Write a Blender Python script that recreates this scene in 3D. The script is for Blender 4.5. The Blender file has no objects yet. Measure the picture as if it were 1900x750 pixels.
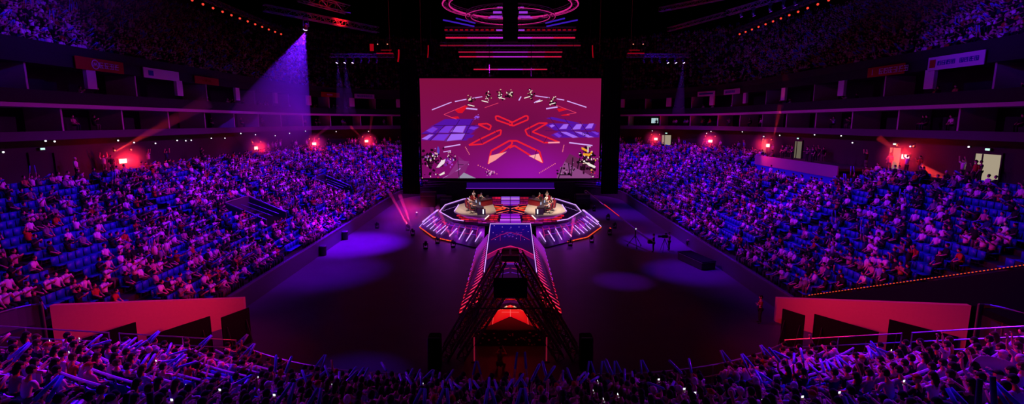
import bpy, bmesh, math, random
import numpy as np
from mathutils import Vector, Matrix, Euler

R = random.Random(11)
C = bpy.context.scene.collection
PI = math.pi
sc = bpy.context.scene

# ------------------------------------------------------------------ camera
FPX, CX, CY, EYE, PITCH = 945.0, 947.0, 375.0, 12.0, math.radians(8.96)
cam = bpy.data.cameras.new('camera'); cam_o = bpy.data.objects.new('camera', cam); C.objects.link(cam_o)
cam.sensor_width = 36.0; cam.lens = FPX / 1900 * 36.0; cam.clip_end = 600; cam.clip_start = 0.05
cam.shift_x = (950 - CX) / 1900.0
cam_o.location = (0, 0, EYE); cam_o.rotation_euler = (PI / 2 - PITCH, 0, 0)
sc.camera = cam_o
SP, CP = math.sin(PITCH), math.cos(PITCH)

def ray(px, py):
    r, u = (px - CX) / FPX, (CY - py) / FPX
    return Vector((r, CP + u * SP, -SP + u * CP))
def at_z(px, py, z):
    d = ray(px, py); return Vector((0, 0, EYE)) + d * ((z - EYE) / d.z)
def at_y(px, py, y):
    d = ray(px, py); return Vector((0, 0, EYE)) + d * (y / d.y)
def at_x(px, py, x):
    d = ray(px, py); return Vector((0, 0, EYE)) + d * (x / d.x)
def project(p):
    v = Vector(p) - Vector((0, 0, EYE))
    zc = v.y * CP - v.z * SP
    if zc < 0.1: return None
    return CX + v.x / zc * FPX, CY - (v.y * SP + v.z * CP) / zc * FPX, zc

# ------------------------------------------------------------------ materials
def lin(c):
    return tuple(((x / 255) / 12.92 if x / 255 <= 0.04045 else ((x / 255 + 0.055) / 1.055) ** 2.4) for x in c)
def mat(name, col, rough=0.6, metal=0.0, spec=0.3, noise=0.0, scale=8.0):
    m = bpy.data.materials.new(name); m.use_nodes = True
    nt = m.node_tree; b = nt.nodes['Principled BSDF']
    b.inputs['Base Color'].default_value = (*col[:3], 1)
    b.inputs['Roughness'].default_value = rough; b.inputs['Metallic'].default_value = metal
    b.inputs['Specular IOR Level'].default_value = spec
    if noise:
        n = nt.nodes.new('ShaderNodeTexNoise'); n.inputs['Scale'].default_value = scale
        tc = nt.nodes.new('ShaderNodeTexCoord'); nt.links.new(tc.outputs['Object'], n.inputs['Vector'])
        mx = nt.nodes.new('ShaderNodeMix'); mx.data_type = 'RGBA'
        mx.inputs['A'].default_value = (*[c * (1 - noise) for c in col[:3]], 1)
        mx.inputs['B'].default_value = (*[min(1, c * (1 + noise)) for c in col[:3]], 1)
        nt.links.new(n.outputs['Fac'], mx.inputs['Factor']); nt.links.new(mx.outputs['Result'], b.inputs['Base Color'])
    return m
def emat(name, col, strength=1.0):
    m = bpy.data.materials.new(name); m.use_nodes = True
    nt = m.node_tree; nt.nodes.clear()
    e = nt.nodes.new('ShaderNodeEmission'); o = nt.nodes.new('ShaderNodeOutputMaterial')
    e.inputs['Color'].default_value = (*col[:3], 1); e.inputs['Strength'].default_value = strength
    nt.links.new(e.outputs[0], o.inputs['Surface'])
    return m
def vmat(name, rough=0.8, emit=None, spec=0.2):
    """colour attribute on each vertex: clothes and skin of many people, or the pixels of a screen"""
    m = bpy.data.materials.new(name); m.use_nodes = True
    nt = m.node_tree; at = nt.nodes.new('ShaderNodeAttribute'); at.attribute_name = 'Col'
    if emit is None:
        b = nt.nodes['Principled BSDF']; b.inputs['Roughness'].default_value = rough; b.inputs['Specular IOR Level'].default_value = spec
        nt.links.new(at.outputs['Color'], b.inputs['Base Color'])
    else:
        o = nt.nodes['Material Output']; nt.nodes.remove(nt.nodes['Principled BSDF'])
        e = nt.nodes.new('ShaderNodeEmission'); e.inputs['Strength'].default_value = emit
        nt.links.new(at.outputs['Color'], e.inputs['Color']); nt.links.new(e.outputs[0], o.inputs['Surface'])
    return m
def haze(name, density, aniso=0.3, soft=False, col=(1, 1, 1)):
    m = bpy.data.materials.new(name); m.use_nodes = True
    nt = m.node_tree; nt.nodes.clear()
    v = nt.nodes.new('ShaderNodeVolumeScatter'); o = nt.nodes.new('ShaderNodeOutputMaterial')
    v.inputs['Color'].default_value = (*col, 1); v.inputs['Density'].default_value = density; v.inputs['Anisotropy'].default_value = aniso
    nt.links.new(v.outputs[0], o.inputs['Volume'])
    if soft:
        tc = nt.nodes.new('ShaderNodeTexCoord'); g = nt.nodes.new('ShaderNodeVectorMath'); g.operation = 'LENGTH'
        mr = nt.nodes.new('ShaderNodeMapRange'); mr.inputs['From Min'].default_value = 0; mr.inputs['From Max'].default_value = 1
        mr.inputs['To Min'].default_value = density; mr.inputs['To Max'].default_value = 0; mr.interpolation_type = 'SMOOTHSTEP'
        nt.links.new(tc.outputs['Object'], g.inputs[0]); nt.links.new(g.outputs['Value'], mr.inputs['Value'])
        nt.links.new(mr.outputs['Result'], v.inputs['Density'])
    return m

M = dict(
    floor=mat('hall floor', (0.07, 0.062, 0.074), 0.5, noise=0.25, scale=0.6),
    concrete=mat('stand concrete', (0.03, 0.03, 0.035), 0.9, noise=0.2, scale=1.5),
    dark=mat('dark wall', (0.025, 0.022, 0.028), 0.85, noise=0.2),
    black=mat('black cloth', (0.006, 0.006, 0.007), 0.95, spec=0.1),
    blackm=mat('black metal', (0.015, 0.015, 0.017), 0.45, spec=0.4),
    truss=mat('truss metal', (0.22, 0.22, 0.23), 0.35, 0.8),
    steel=mat('rail steel', (0.55, 0.55, 0.58), 0.3, 0.9),
    paint=mat('pale wall paint', (0.55, 0.52, 0.5), 0.8, noise=0.05),
    white=mat('white board', (0.8, 0.8, 0.8), 0.6),
    seat=mat('blue seat plastic', (0.012, 0.035, 0.5), 0.45, noise=0.1),
    seatd=mat('seat leg', (0.03, 0.03, 0.04), 0.6),
    board=mat('rink board', (0.05, 0.045, 0.07), 0.4),
    redcloth=mat('red banner cloth', (0.45, 0.01, 0.015), 0.8),
    whitecloth=mat('white banner cloth', (0.8, 0.78, 0.8), 0.8),
    bluetext=mat('blue lettering', (0.03, 0.06, 0.4), 0.8),
    stick=mat('cheer stick film', (0.16, 0.18, 0.85), 0.25, spec=0.6),
    orange=mat('orange vest', (0.75, 0.12, 0.01), 0.8),
    deskm=mat('desk top', (0.04, 0.04, 0.045), 0.4),
    platform=mat('pale platform floor', (0.62, 0.55, 0.5), 0.5),
    glass=mat('tinted barrier panel', (0.12, 0.1, 0.16), 0.15, spec=0.7),
    chairred=mat('dark red leather', (0.2, 0.012, 0.02), 0.5),
    vcol=vmat('cloth and skin'), vlight=vmat('screen pixels', emit=1.0),
)
EM = dict(
    violet=emat('violet white led', (0.6, 0.3, 1.0), 1.5),
    violetdim=emat('violet led', (0.3, 0.02, 0.9), 0.9),
    magenta=emat('magenta led', (0.8, 0.02, 0.3), 0.75),
    red=emat('red led', (1.0, 0.02, 0.03), 1.3),
    redd=emat('dim red led', (0.55, 0.0, 0.012), 0.55),
    redhot=emat('red lamp lens', (1.0, 0.12, 0.1), 14.0),
    redlens=emat('small red lamp', (1.0, 0.05, 0.03), 1.2),
    orange=emat('orange led', (1.0, 0.08, 0.02), 1.0),
    blue=emat('blue led', (0.018, 0.0, 0.12), 1.0),
    white=emat('small white lamp', (0.9, 0.95, 1.0), 2.0),
    green=emat('exit sign light', (0.5, 1.0, 0.75), 1.3),
    violethot=emat('violet lamp lens', (0.7, 0.45, 1.0), 12.0),
    phone=emat('phone screen', (0.85, 0.9, 1.0), 1.6),
)

# ------------------------------------------------------------------ mesh building
class MB:
    def __init__(s): s.v, s.f, s.c = [], [], []
    def add(s, vs, fs, col=None):
        b = len(s.v); s.v += [Vector(p) for p in vs]; s.f += [tuple(b + i for i in f) for f in fs]
        if col is not None: s.c += [(*col[:3], 1)] * len(vs)
        return s
    def hexa(s, p, col=None):   # 4 bottom, 4 top corners, same winding
        return s.add(p, [(3, 2, 1, 0), (4, 5, 6, 7), (0, 1, 5, 4), (1, 2, 6, 5), (2, 3, 7, 6), (3, 0, 4, 7)], col)
    def box(s, c, d, rz=0.0, col=None, taper=1.0, bev=0.0):
        c = Vector(c); hx, hy, hz = d[0] / 2, d[1] / 2, d[2] / 2
        m = Matrix.Rotation(rz, 3, 'Z')
        if bev:
            ring = []
            for (sx, sy) in ((-1, -1), (1, -1), (1, 1), (-1, 1)):
                ring += [(sx * hx, sy * (hy - bev)), (sx * (hx - bev), sy * hy)]
            # order ring by angle so that the outline stays convex
            ring.sort(key=lambda q: math.atan2(q[1], q[0]))
            n = len(ring); vs = []
            for (z, k) in ((-hz, 1 - bev / max(hx, hy)), (-hz + bev, 1), (hz - bev, taper), (hz, taper * (1 - bev / max(hx, hy)))):
                vs += [c + m @ Vector((x * k, y * k, z)) for x, y in ring]
            fs = [tuple(reversed(range(n))), tuple(range(3 * n, 4 * n))]
            for l in range(3):
                for i in range(n):
                    j = (i + 1) % n; fs.append((l * n + i, l * n + j, (l + 1) * n + j, (l + 1) * n + i))
            return s.add(vs, fs, col)
        q = [(-hx, -hy), (hx, -hy), (hx, hy), (-hx, hy)]
        return s.hexa([c + m @ Vector((x, y, -hz)) for x, y in q] + [c + m @ Vector((x * taper, y * taper, hz)) for x, y in q], col)
    def tube(s, a, b, r0, r1=None, n=8, col=None, caps=True):
        a, b = Vector(a), Vector(b); r1 = r0 if r1 is None else r1
        d = (b - a).normalized(); u = d.orthogonal().normalized(); w = d.cross(u)
        vs = [p + (u * math.cos(2 * PI * i / n) + w * math.sin(2 * PI * i / n)) * r for p, r in ((a, r0), (b, r1)) for i in range(n)]
        fs = [(i, (i + 1) % n, n + (i + 1) % n, n + i) for i in range(n)]
        if caps: fs += [tuple(reversed(range(n))), tuple(range(n, 2 * n))]
        return s.add(vs, fs, col)
    def path(s, pts, r, n=6, col=None):
        pts = [Vector(p) for p in pts]; rs = r if isinstance(r, (list, tuple)) else [r] * len(pts)
        vs, fs, u = [], [], None
        for k, p in enumerate(pts):
            d = (pts[min(k + 1, len(pts) - 1)] - pts[max(k - 1, 0)]).normalized()
            u = d.orthogonal().normalized() if u is None else (u - d * u.dot(d)).normalized()
            w = d.cross(u)
            vs += [p + (u * math.cos(2 * PI * i / n) + w * math.sin(2 * PI * i / n)) * rs[k] for i in range(n)]
        for k in range(len(pts) - 1):
            fs += [(k * n + i, k * n + (i + 1) % n, (k + 1) * n + (i + 1) % n, (k + 1) * n + i) for i in range(n)]
        L = (len(pts) - 1) * n
        fs += [tuple(reversed(range(n))), tuple(range(L, L + n))]
        return s.add(vs, fs, col)
    def ell(s, c, r, n=10, m=6, col=None, rot=None, z0=-1.0, z1=1.0):
        c = Vector(c); r = (r, r, r) if not hasattr(r, '__len__') else r
        a0, a1 = math.asin(z0), math.asin(z1); vs, fs = [], []
        for k in range(m + 1):
            a = a0 + (a1 - a0) * k / m
            for i in range(n):
                q = Vector((r[0] * math.cos(a) * math.cos(2 * PI * i / n), r[1] * math.cos(a) * math.sin(2 * PI * i / n), r[2] * math.sin(a)))
                vs.append(c + (rot @ q if rot is not None else q))
        for k in range(m):
            fs += [(k * n + i, k * n + (i + 1) % n, (k + 1) * n + (i + 1) % n, (k + 1) * n + i) for i in range(n)]
        fs += [tuple(reversed(range(n))), tuple(range(m * n, m * n + n))]
        return s.add(vs, fs, col)
    def prism(s, poly, d, col=None):   # closed outline (list of points), pushed along d
        poly = [Vector(p) for p in poly]; d = Vector(d); n = len(poly)
        return s.add(poly + [p + d for p in poly], [tuple(reversed(range(n))), tuple(range(n, 2 * n))] + [(i, (i + 1) % n, n + (i + 1) % n, n + i) for i in range(n)], col)
    def poly(s, pts, col=None):
        return s.add(pts, [tuple(range(len(pts)))], col)
    def mesh(s, name, m, smooth=False, off=None):
        me = bpy.data.meshes.new(name)
        vs = s.v if off is None else [p - off for p in s.v]
        me.from_pydata([tuple(p) for p in vs], [], s.f)
        if s.c:
            a = me.color_attributes.new('Col', 'FLOAT_COLOR', 'POINT')
            a.data.foreach_set('color', np.array(s.c, dtype=np.float32).ravel())
        for x in (m if isinstance(m, (list, tuple)) else [m]): me.materials.append(x)
        if smooth: me.polygons.foreach_set('use_smooth', [True] * len(me.polygons))
        return me
    def build(s, name, m, parent=None, smooth=False, fix=True):
        off = None
        if parent is not None:
            off = Vector((0, 0, 0)); p = parent
            while p is not None: off += Vector(p.location); p = p.parent
        me = s.mesh(name, m, smooth, off)
        if fix:
            bm = bmesh.new(); bm.from_mesh(me); bmesh.ops.recalc_face_normals(bm, faces=bm.faces); bm.to_mesh(me); bm.free()
        o = bpy.data.objects.new(name, me); C.objects.link(o); o.parent = parent
        return o

def inst(name, me, parent=None, loc=(0, 0, 0), rz=0.0):
    o = bpy.data.objects.new(name, me); C.objects.link(o); o.parent = parent; o.location = loc; o.rotation_euler = (0, 0, rz); return o
def tag(o, label=None, cat=None, group=None, kind=None):
    if label: o['label'] = label
    if cat: o['category'] = cat
    if group: o['group'] = group
    if kind: o['kind'] = kind
    return o
def thing(name, label, cat, loc=(0, 0, 0), group=None, rz=0.0):
    o = bpy.data.objects.new(name, None); C.objects.link(o); o.empty_display_size = 0.3
    o.location = loc; o.rotation_euler = (0, 0, rz)
    return tag(o, label, cat, group)
def struct(o): o['kind'] = 'structure'; return o
KIDS = {}
def copy_tree(o, parent=None):
    c = o.copy(); C.objects.link(c); c.parent = parent
    for ch in list(o.children): copy_tree(ch, c)
    return c
def lamp(name, typ, loc, col, power, target=None, size=0.3, angle=60, blend=0.6):
    l = bpy.data.lights.new(name, typ); l.color = col; l.energy = power
    o = bpy.data.objects.new(name, l); C.objects.link(o); o.location = loc
    if typ == 'SPOT': l.spot_size = math.radians(angle); l.spot_blend = blend; l.shadow_soft_size = size
    elif typ == 'AREA': l.size = size
    else: l.shadow_soft_size = size
    if target is not None: o.rotation_euler = (Vector(target) - Vector(loc)).to_track_quat('-Z', 'Y').to_euler()
    return o
ORD = ['zeroth', 'first', 'second', 'third', 'fourth', 'fifth', 'sixth', 'seventh', 'eighth', 'ninth', 'tenth', 'eleventh', 'twelfth', 'thirteenth', 'fourteenth',
       'fifteenth', 'sixteenth', 'seventeenth', 'eighteenth', 'nineteenth']
def nth(i):
    if i < 20: return ORD[i]
    t = ['twent', 'thirt', 'fort', 'fift', 'sixt', 'sevent', 'eight', 'ninet'][i // 10 - 2]
    return t + 'ieth' if i % 10 == 0 else t + 'y-' + ORD[i % 10]
# ------------------------------------------------------------------ bowl plan
FX, YC, RC = 17.5, 77.0, 8.0          # half width of the floor, where the far corner starts, its radius
def curve(side, u, t):
    """plan point at distance t behind the rink board; side -1 left, 1 right; u runs away from the camera (metres, then degrees, then metres)"""
    if u <= YC: x, y, nx, ny = FX + t, u, 1, 0
    elif u <= YC + 90:
        a = math.radians(u - YC); x, y, nx, ny = 9.5 + (RC + t) * math.cos(a), YC + (RC + t) * math.sin(a), math.cos(a), math.sin(a)
    else: x, y, nx, ny = 9.5 - (u - YC - 90), YC + RC + t, 0, 1
    return Vector((side * x, y, 0)), Vector((side * nx, ny, 0))
US_ALL = [8, 14, 20, 26, 32, 38, 44, 50, 56, 62, 68, 73] + [YC + a for a in range(0, 91, 6)] + [YC + 95.0, YC + 99.5]
T0, PITCHR, Z0, RISE, NR = 0.0, 0.85, 1.2, 0.323, 20
def rowz(k): return Z0 + RISE * k
def u0(side, t):
    if side < 0: return max(8.0, 29.4 - (t + 1.4) * 1.27) if t < 3.95 else 8.0
    return 29.0 - 0.56 * t
def sweep(mb, side, prof, us, closed=True):
    n = len(prof); vs = []
    for u in us:
        for t, z in prof:
            p, _ = curve(side, u, t); vs.append((p.x, p.y, z))
    fs = []
    for k in range(len(us) - 1):
        for i in range(n if closed else n - 1):
            j = (i + 1) % n; fs.append((k * n + i, k * n + j, (k + 1) * n + j, (k + 1) * n + i))
    if closed: fs += [tuple(range(n)), tuple(range((len(us) - 1) * n, len(us) * n))]
    mb.add(vs, fs)
def us_from(a): return [a] + [u for u in US_ALL if u > a + 0.5]

# floor, ceiling, outer walls
mb = MB(); mb.box((0, 52, -0.15), (130, 150, 0.3)); struct(mb.build('floor', M['floor']))
mb = MB(); mb.box((0, 60, 40.2), (150, 170, 0.4)); struct(mb.build('ceiling', M['black']))
for s, nm in ((-1, 'left'), (1, 'right')):
    mb = MB(); mb.box((s * 66, 60, 20), (0.6, 170, 40)); struct(mb.build('wall_' + nm, M['black']))
mb = MB(); mb.box((0, 145, 20), (130, 0.6, 40)); struct(mb.build('wall_back', M['black']))

for s, nm in ((-1, 'left'), (1, 'right')):
    # lower stand: one step per row
    mb = MB()
    for k in range(NR):
        t = k * PITCHR
        sweep(mb, s, [(t, 0.0 if k == 0 else rowz(k - 1) - 0.02), (t, rowz(k)), (t + PITCHR + 0.02, rowz(k)), (t + PITCHR + 0.02, rowz(k) - 0.25), (t + 0.2, rowz(k) - 0.35)], us_from(u0(s, t)))
    sweep(mb, s, [(17.0, rowz(19) - 0.4), (17.0, rowz(19)), (19.6, rowz(19)), (19.6, rowz(19) - 0.4)], us_from(8))
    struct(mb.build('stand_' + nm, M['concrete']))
    # rink board in front of the lower stand, with a pale lip
    mb = MB(); sweep(mb, s, [(-0.22, 0), (-0.22, 1.3), (-0.1, 1.3), (-0.1, 0)], us_from(30)); struct(mb.build('trim_board_' + nm, M['board']))
    mb = MB(); sweep(mb, s, [(-0.26, 1.3), (-0.26, 1.38), (-0.06, 1.38), (-0.06, 1.3)], us_from(30)); struct(mb.build('trim_lip_' + nm, M['glass']))
    # walls behind the concourse and the suites, floor slabs, fascias
    mb = MB()
    sweep(mb, s, [(19.5, 7.2), (19.5, 10.9), (19.9, 10.9), (19.9, 7.2)], us_from(26))
    sweep(mb, s, [(20.6, 10.9), (20.6, 17.2), (21.0, 17.2), (21.0, 10.9)], us_from(26))
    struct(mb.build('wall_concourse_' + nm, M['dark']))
    mb = MB(); sweep(mb, s, [(17.0, 10.65), (17.0, 11.3), (17.2, 11.3), (17.2, 10.95), (20.6, 10.95), (20.6, 10.65)], us_from(26)); struct(mb.build('trim_parapet_lower_' + nm, mat('parapet paint ' + nm, (0.07, 0.06, 0.085), 0.7)))
    mb = MB(); sweep(mb, s, [(16.9, 13.05), (16.9, 13.35), (20.6, 13.35), (20.6, 13.05)], us_from(26)); struct(mb.build('trim_fascia_' + nm, M['paint']))
    mb = MB(); sweep(mb, s, [(17.5, 13.35), (17.5, 14.35), (17.7, 14.35), (17.7, 13.35)], us_from(26)); struct(mb.build('trim_parapet_upper_' + nm, M['dark']))
    mb = MB(); sweep(mb, s, [(17.3, 16.25), (17.3, 17.15), (17.1, 17.9), (17.3, 17.9), (17.6, 17.2), (20.6, 17.2), (20.6, 16.25)], us_from(26)); struct(mb.build('trim_band_' + nm, M['dark']))
    mb = MB()
    for k in range(24):
        t = 17.4 + k * 0.85; z = 17.2 + 0.56 * k
        sweep(mb, s, [(t, z - 0.58), (t, z), (t + 0.87, z), (t + 0.87, z - 0.3)], us_from(26))
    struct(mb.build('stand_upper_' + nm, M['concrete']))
    # pillars and party walls of the suites
    def party(u, z0, z1, t0, t1, w, m, name='pillar'):
        p, n = curve(s, u, (t0 + t1) / 2); d = math.atan2(n.y, n.x)
        b = MB(); b.box((p.x, p.y, (z0 + z1) / 2), (t1 - t0, w, z1 - z0), d); struct(b.build(name, m))
    for u in [34.1, 40.4, 46.7, 53.0, 59.3, 65.6, 71.9] + [YC + a for a in (4, 17, 31, 45, 59, 73, 87)]: party(u, 10.95, 13.05, 17.6, 20.5, 0.16, M['paint'])
    for u in [32.0, 43.3, 54.7, 66.2, 77.0] + [YC + a for a in (20, 41, 62, 83)]: party(u, 14.7, 16.25, 17.2, 17.5, 0.95, M['white'])
    for u in [38.0, 49.0, 60.3, 71.5] + [YC + a for a in (10, 31, 52, 73)]: party(u, 14.35, 16.25, 17.7, 20.5, 0.16, M['paint'])

# near stand under the camera side
NC, NRAD, NZ0, NSL = Vector((0, 32, 0)), 14.0, 1.5, 0.36
def near_pt(s, t):
    r = NRAD + t; sg = -1 if s < 0 else 1
    if abs(s) <= 3.5: return Vector((s, NC.y - r, 0)), Vector((0, 1, 0))
    a = (abs(s) - 3.5) / r
    return Vector((sg * (3.5 + r * math.sin(a)), NC.y - r * math.cos(a), 0)), Vector((-sg * math.sin(a), math.cos(a), 0))
AMAX = math.radians(37)
def near_span(t): return 3.5 + (NRAD + t) * AMAX
def nearz(k): return NZ0 + NSL * k
NNR = 15
mb = MB()
for k in range(NNR):
    t = k * PITCHR
    ss = np.linspace(-1, 1, 45)
    vs, fs = [], []
    prof = [(t, 0.0 if k == 0 else nearz(k - 1) - 0.02), (t, nearz(k)), (t + 0.87, nearz(k)), (t + 0.87, 0.0), (t, 0.0)]
    for q in ss:
        for tt, z in prof:
            p, _ = near_pt(q * near_span(tt), tt); vs.append((p.x, p.y, z))
    n = len(prof)
    for a in range(len(ss) - 1):
        for i in range(n): fs.append((a * n + i, a * n + (i + 1) % n, (a + 1) * n + (i + 1) % n, (a + 1) * n + i))
    fs += [tuple(range(n)), tuple(range((len(ss) - 1) * n, len(ss) * n))]
    mb.add(vs, fs)
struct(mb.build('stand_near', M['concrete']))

# corner entrances: red lit wall, black flats, curved screen at its end
for s, nm in ((-1, 'left'), (1, 'right')):
    A, B = Vector((s * 16.1, 29.4, 0)), Vector((s * 21.3, 22.5, 0))
    n = Vector((s * -0.0, 0.25, 0))
    mb = MB(); mb.hexa([A, B, B + n, A + n, A + Vector((0, 0, 1.5)), B + Vector((0, 0, 3.6)), B + n + Vector((0, 0, 3.6)), A + n + Vector((0, 0, 1.5))])
    struct(mb.build('wall_entrance_' + nm, mat('cream entrance paint ' + nm, (.58, .4, .2), .8, noise=.06)))
    pts = [B + Vector((s * (0.15 + 0.9 * math.sin(a)), -0.2 - 1.6 * (1 - math.cos(a)), 0)) for a in np.linspace(0, 1.5, 8)]
    t = thing('curved_barrier', 'tall curved tinted barrier closing the outer end of the %s red entrance wall' % nm, 'barrier', B, group='curved entrance barriers')
    mb = MB()
    for p, q in zip(pts[:-1], pts[1:]):
        w = Vector((0.05, 0.0, 0))
        mb.hexa([p, q, q + w, p + w] + [x + Vector((0, 0, 3.7)) for x in (p, q, q + w, p + w)])
    mb.build('panel', M['glass'], t)
    mb = MB(); mb.path([p + Vector((0, 0, 3.75)) for p in pts], 0.05); mb.build('rail', M['steel'], t)
    for i in (0, 4, 7):
        mb = MB(); mb.tube(pts[i], pts[i] + Vector((0, 0, 3.75)), 0.05); mb.build('post', M['steel'], t)
# black flats standing in the entrances
FL = [((120, 640), (252, 598), 'outermost'), ((273, 625), (390, 587), 'middle'), ((411, 590), (462, 571), 'innermost'),
      ((1511, 583), (1630, 617), 'middle'), ((1650, 593), (1778, 626), 'outermost'), ((1452, 573), (1493, 586), 'innermost')]
for (p, q, w) in FL:
    a, b = at_z(*p, 2.0), at_z(*q, 2.0); side = 'left' if p[0] < 947 else 'right'
    a.z = b.z = 0; d = (b - a).normalized(); nn = Vector((-d.y, d.x, 0)) * 0.06
    t = thing('scenery_flat', 'tall black flat standing before the %s red entrance wall, %s of three' % (side, w), 'screen panel', (a + b) / 2, group='black flats in the entrances')
    mb = MB(); mb.hexa([a, b, b + nn, a + nn] + [x + Vector((0, 0, 2.0)) for x in (a, b, b + nn, a + nn)]); mb.build('panel', M['black'], t)
    for k in (0.15, 0.85):
        c = a.lerp(b, k); mb = MB(); mb.tube(c - nn * 6, c - nn * 6 + Vector((0, 0, 0.05)), 0.03)
        mb.tube(c - nn * 8, c + Vector((0, 0, 1.4)) - nn * 0.4, 0.025); mb.build('brace', M['blackm'], t)
# right side: seats closed off under a black cover with a dotted strip light on its edge
mb = MB()
ee = [(0.0, 29.0, 28.2), (8.0, 24.6, 15.0)]
P = [Vector((17.6, 28.8, 1.75)), Vector((26.5, 23.9, 5.2)), Vector((26.5, 10, 5.2)), Vector((21.6, 10, 3.7)), Vector((21.6, 22.6, 3.55)), Vector((16.3, 29.5, 1.5))]
mb.prism(P, (0, 0, -0.3)); tag(mb.build('seat_cover', M['black']), 'black cloth covering the closed seats above the right red entrance wall', 'cover')
t = thing('strip_light', 'dotted orange strip light along the edge of the black seat cover', 'strip light', (17.6, 28.9, 1.8))
a, b = Vector((17.6, 28.95, 1.8)), Vector((26.5, 24.05, 5.28))
mb = MB(); mb.tube(a, b, 0.05, n=6); mb.build('rail', M['blackm'], t)
mb = MB()
for k in range(70):
    c = a.lerp(b, (k + 0.5) / 70); mb.tube(c - (b - a) * 0.0035 + Vector((0, -0.04, 0.05)), c + (b - a) * 0.0035 + Vector((0, -0.04, 0.05)), 0.022, n=5)
mb.build('led', EM['orange'], t)

# stair openings among the left rows
for (y, wh) in ((46.0, 'nearer'), (66.0, 'farther')):
    k = 5; t = k * PITCHR; x = -(FX + t); z = rowz(k)
    r = thing('stair_opening', '%s dark stair opening with pale kerbs among the left hand rows' % wh, 'stairway', (x, y, z), group='stair openings')
    L, D, H = 4.0, 3.2, 1.15
    for yy in (-L / 2, L / 2):
        mb = MB(); mb.prism([(x + 0.3, y + yy - 0.07, z - 0.2), (x + 0.3, y + yy - 0.07, z + 0.6), (x - D, y + yy - 0.07, z + 2.1), (x - D, y + yy - 0.07, z + 1.0)], (0, 0.14, 0)); mb.build('side_wall', M['board'], r)
        mb = MB(); mb.path([(x + 0.3, y + yy, z + 0.66), (x - D, y + yy, z + 2.2)], 0.06); mb.build('kerb_rail', M['steel'], r)
    mb = MB(); mb.box((x - D, y, z + 1.5), (0.14, L, 1.3)); mb.build('back_wall', M['board'], r)
    mb = MB(); mb.tube((x - D, y - L / 2, z + 2.22), (x - D, y + L / 2, z + 2.22), 0.06); mb.build('rail', M['steel'], r)
    mb = MB(); mb.prism([(x + 0.3, y - L / 2, z + 0.03), (x - D, y - L / 2, z + 0.9), (x - D, y + L / 2, z + 0.9), (x + 0.3, y + L / 2, z + 0.03)], (0, 0, -0.3)); mb.build('pit', M['black'], r)
    for q in (-0.6, 0.6):
        mb = MB(); mb.path([(x + 0.2, y + q, z + 0.75), (x - D * 0.8, y + q, z + 1.8)], 0.035); mb.build('handrail', M['steel'], r)

# camera deck high in the right stand, with its fascia
t = thing('camera_deck', 'long camera deck with a red lit fascia at the top of the right stand', 'platform', (31.5, 56, 6))
mb = MB(); mb.box((32.9, 56, 7.5), (4.0, 16.4, 0.25)); mb.build('deck', M['dark'], t)
mb = MB(); mb.box((30.85, 56, 7.3), (0.12, 16.4, 1.15)); mb.build('fascia', mat('deck fascia', (.22, .17, .2), .7), t)
mb = MB(); mb.box((30.95, 56, 6.2), (0.12, 16.4, 1.1)); mb.build('lower_fascia', M['seat'], t)
for y in (48.2, 53.5, 58.8, 63.8):
    mb = MB(); mb.box((32.9, y, 6.3), (3.6, 0.14, 2.3)); mb.build('support', M['dark'], t)

# lit doorways in the concourse walls with an exit sign over each
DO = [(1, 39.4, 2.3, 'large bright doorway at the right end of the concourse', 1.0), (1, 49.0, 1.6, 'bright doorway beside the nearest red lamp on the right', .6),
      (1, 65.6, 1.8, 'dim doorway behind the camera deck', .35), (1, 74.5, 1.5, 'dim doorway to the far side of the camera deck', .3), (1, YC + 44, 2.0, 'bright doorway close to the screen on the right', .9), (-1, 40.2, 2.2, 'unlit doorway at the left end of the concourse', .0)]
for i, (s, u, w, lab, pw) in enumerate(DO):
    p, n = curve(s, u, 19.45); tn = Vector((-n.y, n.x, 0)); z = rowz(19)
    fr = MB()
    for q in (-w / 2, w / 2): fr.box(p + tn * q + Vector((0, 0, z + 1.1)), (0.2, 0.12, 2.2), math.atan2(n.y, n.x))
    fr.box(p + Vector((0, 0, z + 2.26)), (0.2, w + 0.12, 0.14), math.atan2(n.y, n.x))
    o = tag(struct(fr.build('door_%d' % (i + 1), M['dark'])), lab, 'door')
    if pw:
        b = MB(); b.box(p + Vector((0, 0, z + 1.1)), (0.04, w * 0.96, 2.15), math.atan2(n.y, n.x)); b.build('lit_corridor', emat('lit corridor %d' % i, lin((190, 175, 150)), pw * 0.75), o)  # glowing panel stands in for the lamplit corridor beyond
        b = MB(); b.box(p + tn * w * 0.2 - n * 0.05 + Vector((0, 0, z + 1.1)), (0.05, 0.1, 2.15), math.atan2(n.y, n.x)); b.build('door_edge', M['dark'], o)
    t = thing('exit_sign', 'small green exit sign over the ' + lab, 'sign', p - n * 0.1 + Vector((0, 0, z + 2.5)))
    b = MB(); b.box(p - n * 0.12 + Vector((0, 0, z + 2.55)), (0.1, 0.5, 0.22), math.atan2(n.y, n.x)); b.build('housing', M['blackm'], t)
    b = MB(); b.box(p - n * 0.19 + Vector((0, 0, z + 2.55)), (0.03, 0.36, 0.15), math.atan2(n.y, n.x)); b.build('face', EM['green'], t)

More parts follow.
